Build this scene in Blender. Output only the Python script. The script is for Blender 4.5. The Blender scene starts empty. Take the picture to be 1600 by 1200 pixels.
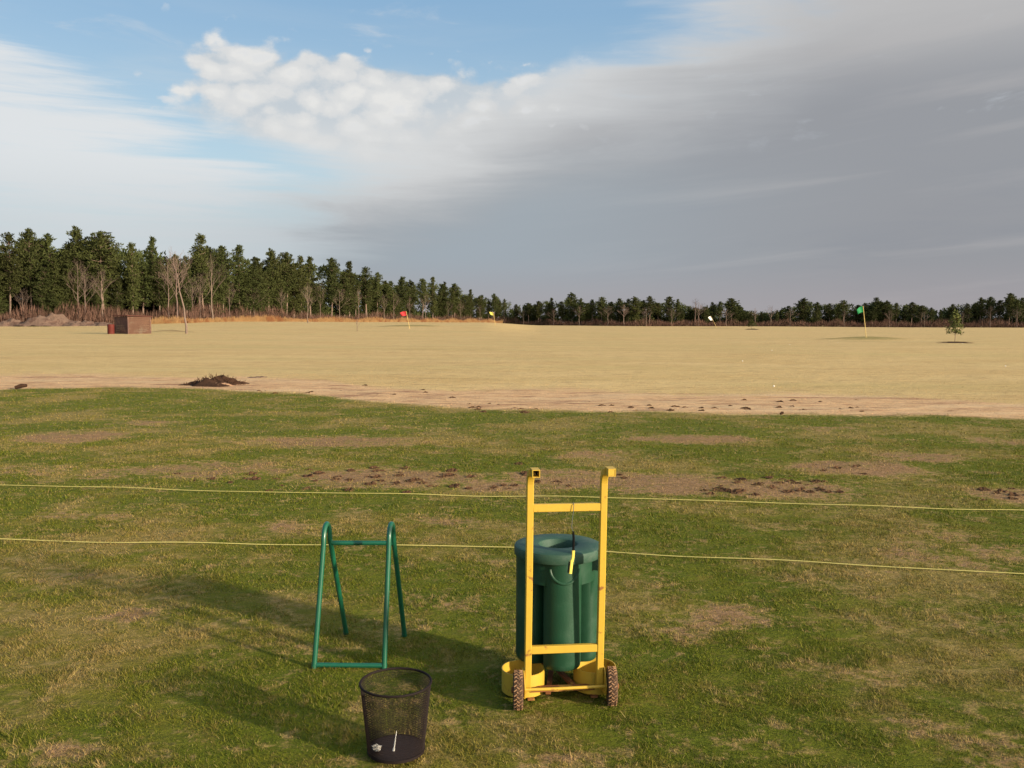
import bpy, math, random
import numpy as np
from mathutils import Vector, Matrix
random.seed(7); rng = np.random.default_rng(7)
S = bpy.context.scene
COL = S.collection
R = math.radians

# ------------------------------------------------------------------ camera
CAMH = 1.65
F = 1385.0                      # focal length in photo pixels (1600 wide)
PITCH = math.atan(96.5 / F); ROLL = R(0.25)
fwd = Vector((0, math.cos(PITCH), -math.sin(PITCH)))
r0 = Vector((1, 0, 0)); u0 = r0.cross(fwd)
rt = r0 * math.cos(ROLL) + u0 * math.sin(ROLL)
up = rt.cross(fwd)
cd = bpy.data.cameras.new('camera'); cam = bpy.data.objects.new('camera', cd); COL.objects.link(cam)
cd.sensor_width = 36; cd.lens = 36 * F / 1600; cd.clip_start = 0.1; cd.clip_end = 8000
M = Matrix((rt, up, -fwd)).transposed().to_4x4(); M.translation = Vector((0, 0, CAMH)); cam.matrix_world = M
S.camera = cam

# ------------------------------------------------------------------ light and sky
SUN_EL = R(13.0)
SUN_DIR = Vector((0.84, -0.54, 0)).normalized() * math.cos(SUN_EL) + Vector((0, 0, math.sin(SUN_EL)))
sd = bpy.data.lights.new('sun', 'SUN'); sun = bpy.data.objects.new('sun', sd); COL.objects.link(sun)
sd.energy = 4.15; sd.angle = R(2.4); sd.color = (1.0, 0.84, 0.62)
sun.rotation_euler = SUN_DIR.to_track_quat('Z', 'Y').to_euler()
S.view_settings.view_transform = 'Standard'; S.view_settings.look = 'None'
S.view_settings.exposure = 1.05; S.view_settings.gamma = 1.0; S.view_settings.use_curve_mapping = False
EXPO = 2 ** 1.05

def srgb(r, g, b):
    f = lambda c: (c / 255 / 12.92) if c <= 10 else ((c / 255 + 0.055) / 1.055) ** 2.4
    return (f(r), f(g), f(b))

class NT:
    """small node-tree helper"""
    def __init__(s, tree): s.t = tree; s.n = tree.nodes; s.l = tree.links
    def put(s, v, sock):
        if v is None: return
        if isinstance(v, bpy.types.NodeSocket): s.l.new(v, sock)
        elif isinstance(v, (tuple, list)) and len(v) == 3 and sock.type == 'RGBA': sock.default_value = (*v, 1)
        else: sock.default_value = v
    def m(s, op, a, b=None, c=None, clamp=False):
        n = s.n.new('ShaderNodeMath'); n.operation = op; n.use_clamp = clamp
        s.put(a, n.inputs[0]); s.put(b, n.inputs[1]); s.put(c, n.inputs[2]); return n.outputs[0]
    def mr(s, v, a, b, c=0.0, d=1.0, smooth=True):
        n = s.n.new('ShaderNodeMapRange'); n.interpolation_type = 'SMOOTHSTEP' if smooth else 'LINEAR'
        for i, x in enumerate((v, a, b, c, d)): s.put(x, n.inputs[i])
        return n.outputs[0]
    def noise(s, vec, scale, detail=4, rough=0.5, dist=0.0):
        n = s.n.new('ShaderNodeTexNoise'); s.put(vec, n.inputs['Vector']); n.inputs['Scale'].default_value = scale
        n.inputs['Detail'].default_value = detail; n.inputs['Roughness'].default_value = rough; n.inputs['Distortion'].default_value = dist
        return n.outputs[0]
    def mix(s, f, a, b, mode='MIX'):
        n = s.n.new('ShaderNodeMix'); n.data_type = 'RGBA'; n.blend_type = mode
        s.put(f, n.inputs[0]); s.put(a, n.inputs[6]); s.put(b, n.inputs[7]); return n.outputs[2]
    def comb(s, x, y, z):
        n = s.n.new('ShaderNodeCombineXYZ'); s.put(x, n.inputs[0]); s.put(y, n.inputs[1]); s.put(z, n.inputs[2]); return n.outputs[0]
    def scale(s, v, xyz):
        n = s.n.new('ShaderNodeVectorMath'); n.operation = 'MULTIPLY'; s.put(v, n.inputs[0]); n.inputs[1].default_value = xyz; return n.outputs[0]
    def attr(s, name):
        n = s.n.new('ShaderNodeAttribute'); n.attribute_name = name; return n.outputs['Fac']

def build_world():
    w = bpy.data.worlds.new('World'); S.world = w; w.use_nodes = True
    T = NT(w.node_tree); T.n.clear()
    out = T.n.new('ShaderNodeOutputWorld'); bg = T.n.new('ShaderNodeBackground'); T.l.new(bg.outputs[0], out.inputs[0])
    sky = T.n.new('ShaderNodeTexSky'); sky.sky_type = 'NISHITA'; sky.sun_disc = False
    sky.sun_elevation = SUN_EL; sky.sun_rotation = math.atan2(SUN_DIR.x, SUN_DIR.y)
    sky.air_density = 1.0; sky.dust_density = 0.6; sky.ozone_density = 1.6
    STR = 0.1; bg.inputs['Strength'].default_value = STR
    K = 1.0 / (STR * EXPO)
    C = lambda r, g, b: tuple(x * K for x in srgb(r, g, b))
    tc = T.n.new('ShaderNodeTexCoord'); D = tc.outputs['Generated']
    sp = T.n.new('ShaderNodeSeparateXYZ'); T.l.new(D, sp.inputs[0]); X, Y, Z = sp.outputs
    A = T.m('MULTIPLY', T.m('ARCTAN2', X, Y), 57.2958)
    E = T.m('MULTIPLY', T.m('ARCSINE', Z), 57.2958)
    # projection on a cloud layer overhead, for streaks
    den = T.m('ADD', T.m('MAXIMUM', Z, 0.0), 0.07)
    P = T.comb(T.m('DIVIDE', X, den), T.m('DIVIDE', Y, den), 0.0)
    n_low = T.noise(D, 3.2, 5, 0.55)
    n_mid = T.noise(T.scale(D, (1, 1, 2.2)), 7.0, 6, 0.6)
    n_str = T.noise(T.scale(D, (1.0, 1.0, 9.0)), 3.0, 6, 0.6, 0.4)
    n_pl = T.noise(P, 0.55, 7, 0.6, 0.5)
    # clear sky: nishita, a touch deeper towards the zenith
    blue = T.mix(T.mr(E, 6, 22), C(186, 208, 218), C(133, 173, 208))
    base = T.mix(0.80, sky.outputs[0], blue)
    # thin veil
    veil = T.m('MULTIPLY', T.mr(n_str, 0.42, 0.75), T.mr(E, 22, 8), clamp=True)
    base = T.mix(T.m('MULTIPLY', veil, 0.55), base, C(205, 213, 218))
    # left bright haze bank
    e1 = T.m('ADD', T.m('POWER', T.m('DIVIDE', T.m('ADD', A, 31.0), 17.5), 2.0), T.m('POWER', T.m('DIVIDE', T.m('SUBTRACT', E, T.m('MULTIPLY_ADD', A, -0.30, 1.5)), 4.6), 2.0))
    e1 = T.m('ADD', e1, T.m('MULTIPLY', T.m('SUBTRACT', T.noise(T.scale(D, (1.0, 1.0, 15.0)), 3.2, 7, 0.62, 0.3), 0.5), 4.5))
    base = T.mix(T.m('MULTIPLY', T.mr(e1, 1.5, 0.0), 0.95), base, C(224, 227, 229))
    # lower left pale grey
    low = T.m('MULTIPLY', T.mr(E, 10.5, 4.5), T.m('ADD', 0.75, T.m('MULTIPLY', n_str, 0.3)), clamp=True)
    lowc = T.mix(T.mr(A, -26, 2), C(203, 210, 214), C(163, 172, 180))
    base = T.mix(low, base, lowc)
    # one cloud bank: puffy bright edge at upper left, grading to a grey sheet at right
    def ell(a, e, ra, re):
        return T.m('ADD', T.m('POWER', T.m('DIVIDE', T.m('SUBTRACT', A, a), ra), 2.0), T.m('POWER', T.m('DIVIDE', T.m('SUBTRACT', E, e), re), 2.0))
    vo = T.n.new('ShaderNodeTexVoronoi'); vo.feature = 'SMOOTH_F1'; vo.inputs['Scale'].default_value = 30; vo.inputs['Smoothness'].default_value = 0.45
    nd = T.n.new('ShaderNodeTexNoise'); nd.inputs['Scale'].default_value = 16; nd.inputs['Detail'].default_value = 6; T.l.new(D, nd.inputs['Vector'])
    va = T.n.new('ShaderNodeVectorMath'); va.operation = 'MULTIPLY_ADD'; T.l.new(nd.outputs['Color'], va.inputs[0]); va.inputs[1].default_value = (0.06, 0.06, 0.045)
    T.l.new(T.scale(D, (1, 1, 1.8)), va.inputs[2]); T.l.new(va.outputs[0], vo.inputs['Vector'])
    fine = T.noise(T.scale(D, (1, 1, 1.7)), 22.0, 9, 0.68)
    bill = T.m('ADD', T.m('MULTIPLY', T.m('SUBTRACT', 0.40, vo.outputs['Distance']), 1.5), T.m('MULTIPLY', T.m('SUBTRACT', fine, 0.5), 1.6))
    big = T.m('SUBTRACT', T.noise(T.scale(D, (1, 1, 1.6)), 8.0, 4, 0.55), 0.5)
    puffy = T.m('MULTIPLY', T.mr(A, 8, 0), T.mr(E, 9.5, 13.5))
    etop = T.m('ADD', 16.3, T.m('MULTIPLY', T.m('MAXIMUM', T.m('SUBTRACT', A, -1.0), 0.0), 0.30))
    left = T.m('MULTIPLY', T.m('ADD', A, T.mr(E, 4, 13, 15.0, 19.6)), 0.55)
    b = T.m('SMOOTH_MIN', left, T.m('SUBTRACT', etop, E), 1.5)
    amp = T.m('MULTIPLY', T.m('ADD', T.m('MULTIPLY', bill, 1.4), T.m('MULTIPLY', big, T.mr(E, 15.5, 18.5, 9.0, 4.0))), T.m('ADD', 0.12, T.m('MULTIPLY', puffy, 0.88)))
    amp = T.m('ADD', amp, T.m('MULTIPLY', T.m('MULTIPLY', T.m('SUBTRACT', n_str, 0.5), 11.0), T.m('SUBTRACT', 1.0, puffy)))
    bb = T.m('ADD', b, amp)
    sheet = T.mr(bb, -0.25, T.m('ADD', 0.9, T.m('MULTIPLY', T.m('SUBTRACT', 1.0, puffy), 4.0)))
    d = T.m('SUBTRACT', T.m('MULTIPLY', T.m('ADD', A, 7.0), 0.365), T.m('MULTIPLY', T.m('SUBTRACT', E, 12.6), 0.931))
    dn2 = T.m('ADD', d, T.m('ADD', T.m('MULTIPLY', T.m('SUBTRACT', n_low, 0.5), 5.0), T.m('MULTIPLY', T.m('SUBTRACT', n_str, 0.5), 6.0)))
    sc = T.mix(T.mr(dn2, -1.0, 10.5), C(220, 221, 221), C(151, 153, 158))
    band = T.noise(T.scale(T.comb(T.m('MULTIPLY', A, 0.02), T.m('SUBTRACT', E, T.m('MULTIPLY', A, 0.10)), 0.0), (1, 0.26, 1)), 1.6, 5, 0.55, 0.3)
    far_ = T.mr(dn2, 3, 9)
    sc = T.mix(T.m('MULTIPLY', T.m('MULTIPLY', T.mr(band, 0.46, 0.66), 0.60), far_), sc, C(176, 174, 175))
    sc = T.mix(T.m('MULTIPLY', T.m('MULTIPLY', T.mr(n_pl, 0.48, 0.72), 0.45), far_), sc, C(142, 146, 154))
    sc = T.mix(T.m('MULTIPLY', T.m('MULTIPLY', T.mr(A, 6, 24), T.mr(E, 12.5, 18)), 0.75), sc, C(191, 189, 188))
    sc = T.mix(T.m('MULTIPLY', T.m('MULTIPLY', T.mr(A, 26, -6), T.mr(E, 13, 7)), far_), sc, C(160, 170, 178))
    sc = T.mix(T.m('MULTIPLY', T.mr(E, 4.5, 0.5), 0.7), sc, C(168, 161, 164))
    tex = T.m('MULTIPLY', puffy, T.mr(dn2, 3.5, -1.0))
    hi = T.mr(T.m('ADD', bill, T.m('MULTIPLY', big, 1.5)), 0.0, 0.45)
    sc = T.mix(T.m('MULTIPLY', tex, T.m('MULTIPLY', hi, 0.9)), sc, C(233, 232, 229))
    sc = T.mix(T.m('MULTIPLY', tex, T.mr(T.m('ADD', bill, T.m('MULTIPLY', big, 1.5)), 0.02, -0.45, 0, 0.75)), sc, C(186, 198, 208))
    base = T.mix(T.m('MULTIPLY', sheet, 0.97), base, sc)
    # a few detached puffs just off the edge
    pf = T.m('MULTIPLY', T.mr(T.m('ADD', b, T.m('MULTIPLY', big, 9.0)), -1.5, -0.3), T.m('MULTIPLY', T.mr(bill, 0.22, 0.48), puffy))
    base = T.mix(T.m('MULTIPLY', pf, 0.6), base, C(222, 224, 226))
    # small wisps in the blue
    w2 = T.m('MULTIPLY', T.mr(T.noise(T.scale(D, (1, 1, 3)), 9.0, 6, 0.62, 0.5), 0.60, 0.80), T.mr(E, 9, 14))
    base = T.mix(T.m('MULTIPLY', w2, 0.55), base, C(206, 213, 220))
    # unseen glow added round the sun to raise ambient and soften shadows
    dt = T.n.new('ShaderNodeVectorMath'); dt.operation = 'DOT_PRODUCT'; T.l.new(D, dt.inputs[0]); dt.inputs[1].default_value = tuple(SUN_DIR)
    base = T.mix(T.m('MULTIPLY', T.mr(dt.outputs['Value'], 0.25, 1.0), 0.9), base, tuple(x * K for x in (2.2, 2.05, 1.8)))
    # below the horizon (never seen)
    base = T.mix(T.mr(Z, 0.0, -0.05), base, C(95, 88, 70))
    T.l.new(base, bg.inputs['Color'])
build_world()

# ------------------------------------------------------------------ helpers
def tag(o, label=None, cat=None, group=None, kind=None):
    if label: o['label'] = label
    if cat: o['category'] = cat
    if group: o['group'] = group
    if kind: o['kind'] = kind
    return o
def empty(name, loc, rz=0.0):
    o = bpy.data.objects.new(name, None); o.empty_display_size = 0.1; COL.objects.link(o)
    o.location = loc; o.rotation_euler = (0, 0, rz); return o
def mk(name, V, Fc, mat=None, parent=None, smooth=False, attrs=None):
    me = bpy.data.meshes.new(name)
    if isinstance(V, np.ndarray):
        n = len(V); k = Fc.shape[1]; m = len(Fc)
        me.vertices.add(n); me.vertices.foreach_set('co', V.astype(np.float32).ravel())
        me.loops.add(m * k); me.loops.foreach_set('vertex_index', Fc.astype(np.int32).ravel())
        me.polygons.add(m); me.polygons.foreach_set('loop_start', np.arange(0, m * k, k, dtype=np.int32))
        me.update(calc_edges=True)
    else:
        me.from_pydata(V, [], Fc); me.update()
    if smooth: me.polygons.foreach_set('use_smooth', np.ones(len(me.polygons), dtype=bool))
    if attrs:
        for a, arr in attrs.items():
            at_ = me.attributes.new(a, 'FLOAT', 'POINT'); at_.data.foreach_set('value', np.asarray(arr, dtype=np.float32))
    if mat: me.materials.append(mat)
    o = bpy.data.objects.new(name, me); COL.objects.link(o)
    if parent: o.parent = parent
    return o
def copy_tree(root, loc, rz=0, sc=1.0):
    c = root.copy(); COL.objects.link(c); c.location = loc; c.rotation_euler = (0, 0, rz); c.scale = (sc, sc, sc) if not isinstance(sc, tuple) else sc
    for ch in list(root.children):
        d = ch.copy(); COL.objects.link(d); d.parent = c
        for g in list(ch.children):
            e = g.copy(); COL.objects.link(e); e.parent = d
    return c

class MB:
    """collects shapes into one mesh"""
    def __init__(s): s.v = []; s.f = []
    def add(s, V, Fc):
        b = len(s.v); s.v += [tuple(v) for v in V]; s.f += [tuple(i + b for i in f) for f in Fc]
    def box(s, c, d, rot=None, bev=0.0):
        x, y, z = (q / 2 for q in d); b = min(bev, x * .9, y * .9, z * .9)
        pts = []
        if b <= 0:
            pts = [Vector((i * x, j * y, k * z)) for i in (-1, 1) for j in (-1, 1) for k in (-1, 1)]
            fc = [(0, 1, 3, 2), (4, 6, 7, 5), (0, 4, 5, 1), (2, 3, 7, 6), (0, 2, 6, 4), (1, 5, 7, 3)]
        else:   # box with chamfered edges along its longest direction only
            ax = max(range(3), key=lambda i: d[i]); o = [i for i in range(3) if i != ax]; h = (x, y, z)
            ring = [(-h[o[0]] + b, -h[o[1]]), (h[o[0]] - b, -h[o[1]]), (h[o[0]], -h[o[1]] + b), (h[o[0]], h[o[1]] - b), (h[o[0]] - b, h[o[1]]), (-h[o[0]] + b, h[o[1]]), (-h[o[0]], h[o[1]] - b), (-h[o[0]], -h[o[1]] + b)]
            for sg in (-1, 1):
                for p in ring:
                    q = [0, 0, 0]; q[ax] = sg * h[ax]; q[o[0]] = p[0]; q[o[1]] = p[1]; pts.append(Vector(q))
            fc = [tuple(range(8))[::-1], tuple(range(8, 16))] + [(i, (i + 1) % 8, (i + 1) % 8 + 8, i + 8) for i in range(8)]
        if rot is not None: pts = [rot @ p for p in pts]
        s.add([p + Vector(c) for p in pts], fc)
    def tube(s, P, r, n=10, cap=True, square=False):
        P = [Vector(p) for p in P]; rs = r if isinstance(r, (list, tuple)) else [r] * len(P)
        T = [(P[min(i + 1, len(P) - 1)] - P[max(i - 1, 0)]).normalized() for i in range(len(P))]
        ref = Vector((1, 0, 0)) if abs(T[0].x) < 0.9 else Vector((0, 0, 1))
        N = (ref - T[0] * ref.dot(T[0])).normalized(); V = []
        for i, p in enumerate(P):
            N = (N - T[i] * N.dot(T[i])).normalized(); B = T[i].cross(N)
            if square:
                h = rs[i]; q = h * 0.8
                ring = [(-q, -h), (q, -h), (h, -q), (h, q), (q, h), (-q, h), (-h, q), (-h, -q)]
                V += [p + N * a + B * b for a, b in ring]
            else:
                V += [p + (N * math.cos(6.28318 * k / n) + B * math.sin(6.28318 * k / n)) * rs[i] for k in range(n)]
        if square: n = 8
        Fc = [(i * n + k, i * n + (k + 1) % n, (i + 1) * n + (k + 1) % n, (i + 1) * n + k) for i in range(len(P) - 1) for k in range(n)]
        if cap: Fc += [tuple(range(n))[::-1], tuple((len(P) - 1) * n + k for k in range(n))]
        s.add(V, Fc)
    def lathe(s, prof, c=(0, 0, 0), n=48, rf=None, axis='z', closed=False):
        V = []
        for (r, z) in prof:
            for k in range(n):
                a = 6.2831853 * k / n; rr = r * (rf(a, z) if rf else 1)
                p = (rr * math.cos(a), rr * math.sin(a), z)
                if axis == 'x': p = (z, p[0], p[1])
                V.append((p[0] + c[0], p[1] + c[1], p[2] + c[2]))
        m = len(prof)
        Fc = [(i * n + k, i * n + (k + 1) % n, ((i + 1) % m) * n + (k + 1) % n, ((i + 1) % m) * n + k) for i in range(m if closed else m - 1) for k in range(n)]
        if not closed:
            if prof[0][0] > 1e-6: Fc.append(tuple(range(n))[::-1])
            if prof[-1][0] > 1e-6: Fc.append(tuple((m - 1) * n + k for k in range(n)))
        s.add(V, Fc)
    def build(s, name, mat, parent=None, smooth=False):
        o = mk(name, s.v, s.f, mat, parent, smooth)
        if smooth:
            me = o.data
            try: me.set_sharp_from_angle(angle=R(35))
            except Exception: pass
        return o

def material(name, col, rough=0.7, spec=0.3, metal=0.0, var=0.15, vscale=6.0, bump=0.0, bscale=40.0, col2=None, f2=(0.5, 0.62), s2=5.0, detail=5, random_obj=0.0, coat=0.0):
    m = bpy.data.materials.new(name); m.use_nodes = True; T = NT(m.node_tree); T.n.clear()
    out = T.n.new('ShaderNodeOutputMaterial'); b = T.n.new('ShaderNodeBsdfPrincipled'); T.l.new(b.outputs[0], out.inputs[0])
    tc = T.n.new('ShaderNodeTexCoord'); O = tc.outputs['Object']
    c = T.mix(T.noise(O, vscale, detail, 0.6), tuple(x * (1 - var) for x in col), tuple(min(1, x * (1 + var)) for x in col))
    if col2: c = T.mix(T.mr(T.noise(O, s2, 8, 0.65, 0.3), f2[0], f2[1]), c, col2)
    if random_obj:
        oi = T.n.new('ShaderNodeObjectInfo'); hs = T.n.new('ShaderNodeHueSaturation'); T.l.new(c, hs.inputs['Color'])
        T.l.new(T.mr(oi.outputs['Random'], 0, 1, 1 - random_obj, 1 + random_obj, False), hs.inputs['Value'])
        T.l.new(T.mr(T.m('FRACT', T.m('MULTIPLY', oi.outputs['Random'], 7.31)), 0, 1, 0.485, 0.51, False), hs.inputs['Hue']); c = hs.outputs[0]
    T.l.new(c, b.inputs['Base Color']); b.inputs['Roughness'].default_value = rough; b.inputs['Metallic'].default_value = metal
    b.inputs['Specular IOR Level'].default_value = spec; b.inputs['Coat Weight'].default_value = coat
    if bump:
        bp = T.n.new('ShaderNodeBump'); bp.inputs['Strength'].default_value = 1.0; bp.inputs['Distance'].default_value = bump
        T.l.new(T.noise(O, bscale, 5, 0.6), bp.inputs['Height']); T.l.new(bp.outputs[0], b.inputs['Normal'])
    return m

# ------------------------------------------------------------------ terrain
def sst(a, b, x): t = np.clip((x - a) / (b - a), 0, 1); return t * t * (3 - 2 * t)
def flat(px, py):
    """ground point under a photo pixel on level ground"""
    d = rt * ((px - 800) / F) + up * ((600 - py) / F) + fwd
    t = CAMH / -d.z; return (d.x * t, d.y * t)
GREENS = [(638, 516.5, 6.0, 5.0, 0.26), (1352, 531, 4.6, 2.6, 0.36), (1118, 514, 5.5, 6.0, 0.30), (1492, 535, 1.25, 1.0, 0.12), (1174, 515, 1.7, 2.0, 0.16), (265, 521, 2.6, 1.8, 0.42), (481, 507.5, 3.5, 3, 0.2)]
GW = [(flat(p, q), a, b, h) for p, q, a, b, h in GREENS]
def H(x, y):
    x = np.asarray(x, float); y = np.asarray(y, float)
    t = x / np.maximum(y, 1.0)
    w = (0.25 + 0.75 * sst(-0.60, -0.28, t)) * (1 - sst(-0.035, 0.035, t)) * (y > 0)
    z = 1.42 * w * sst(95, 235, y)
    z = z + 0.10 * np.sin(x * 0.05 + 1.3) * np.sin(y * 0.045 + 0.5) * sst(25, 60, y)
    z = z + 0.035 * np.sin(x * 0.23 + 0.7 + 0.1 * y) * np.sin(y * 0.31) * sst(9, 20, y)
    z = z + 0.008 * np.sin(x * 2.1 + 1.7 * np.sin(y * 0.9)) * np.sin(y * 2.7 + 0.6) * sst(5, 8, y)
    for (cx, cy), a, b, h in GW:
        q = ((x - cx) / a) ** 2 + ((y - cy) / b) ** 2
        z = z + h * np.exp(-q * 1.2)
    return z
def Hf(x, y): return float(H(x, y))
def at(px, py, dz=0.0):
    """point on the terrain under a photo pixel"""
    d = rt * ((px - 800) / F) + up * ((600 - py) / F) + fwd
    t = 2.0
    while t < 900:
        p = Vector((0, 0, CAMH)) + d * t
        if p.z <= Hf(p.x, p.y) + dz: break
        t *= 1.01
    return p
def ray_at(px, py, Y):
    d = rt * ((px - 800) / F) + up * ((600 - py) / F) + fwd
    return Vector((0, 0, CAMH)) + d * (Y / d.y)
def ground(x, y): return Vector((x, y, Hf(x, y)))

# layout masks shared by ground and grass (what grows where)
EDGE = [flat(*p) for p in [(-400, 612), (0, 609), (150, 606), (300, 607), (450, 614), (600, 627), (800, 640), (1000, 643), (1220, 648), (1600, 655), (2000, 665)]]
EX = np.array([e[0] for e in EDGE]); EY = np.array([e[1] for e in EDGE])
PATCH = [  # px, py, rx, ry, strength of bare ground
 (110, 683, 80, 9, .9), (230, 660, 60, 5, .5), (520, 690, 150, 9, .75), (330, 735, 150, 14, .55), (600, 747, 150, 15, .9), (165, 740, 50, 9, .5), (60, 735, 90, 8, .4),
 (770, 758, 60, 10, .8), (900, 750, 110, 16, .75), (1050, 757, 120, 18, .8), (1200, 763, 130, 14, 1.0), (1080, 686, 110, 6, .8), (1340, 732, 110, 12, .85), (930, 710, 60, 8, .6),
 (1440, 715, 70, 8, .7), (1580, 775, 60, 12, .9), (1500, 870, 130, 28, .75), (1470, 835, 60, 10, .4), (450, 822, 70, 9, .6), (150, 805, 90, 9, .35), (1110, 960, 110, 26, .8), (1060, 990, 60, 20, .6), (1200, 1005, 50, 12, .6),
 (1350, 895, 90, 8, .5), (1370, 1058, 60, 10, .6), (1500, 1150, 100, 35, .8), (1580, 1190, 80, 30, .8), (200, 965, 50, 14, .8), (260, 1140, 50, 14, .6), (60, 1175, 90, 25, .6), (90, 900, 70, 12, .5), (880, 1180, 110, 18, .6), (1230, 1170, 90, 15, .5), (720, 950, 50, 12, .4),
 (1560, 690, 60, 6, .5), (1300, 670, 60, 4, .4), (650, 668, 60, 4, .4), (700, 812, 90, 7, .4), (430, 975, 60, 10, .5)]
PW = []
for p, q, a, b, s_ in PATCH:
    s_ = s_ * .72 if q > 850 else min(1.0, s_ * 1.2); a, b = (a, b) if q > 850 else (a * 1.1, b * 1.15)
    c = flat(p, q); e = flat(p + a, q); t0 = flat(p, q - b); t1 = flat(p, q + b)
    PW.append((c[0], (t0[1] + t1[1]) / 2, abs(e[0] - c[0]), max((t0[1] - t1[1]) / 2, 0.12), s_))
def masks(x, y):
    eb = np.interp(x, EX, EY)
    wob = 0.12 * np.sin(x * 1.1 + 0.4) + 0.10 * np.sin(x * 2.7 + y * 0.4)
    green = 1 - sst(-0.9, 0.9, y - eb - wob)
    far = np.clip((y - eb - wob) / (5.2 + 0.10 * np.abs(x - 2) + 1.4 * np.sin(x * .33 + .5) + .8 * np.sin(x * .9 + 1)), 0, 1)
    soil = (1 - green) * (1 - sst(0.45, 1.0, far))
    bare = np.zeros_like(x)
    for cx, cy, a, b, s_ in PW:
        q = ((x - cx) / a) ** 2 + ((y - cy) / b) ** 2
        bare = np.maximum(bare, s_ * (1 - sst(0.0, 1.5, q)))
    putt = np.zeros_like(x)
    for i, ((cx, cy), a, b, h) in enumerate(GW):
        q = ((x - cx) / (a * 1.1)) ** 2 + ((y - cy) / (b * 1.1)) ** 2
        putt = np.maximum(putt, (1.0 if i < 3 else 0.0) * (1 - sst(0.4, 1.2, q)))
    mulch = np.zeros_like(x)
    for i in (3, 4, 5):
        (cx, cy), a, b, h = GW[i]; q = ((x - cx) / a) ** 2 + ((y - cy) / b) ** 2
        mulch = np.maximum(mulch, (1.0 if i < 5 else .6) * (1 - sst(0.7, 1.3, q)))
    return dict(green=green, soil=soil, bare=bare, putt=putt, mulch=mulch)

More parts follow.
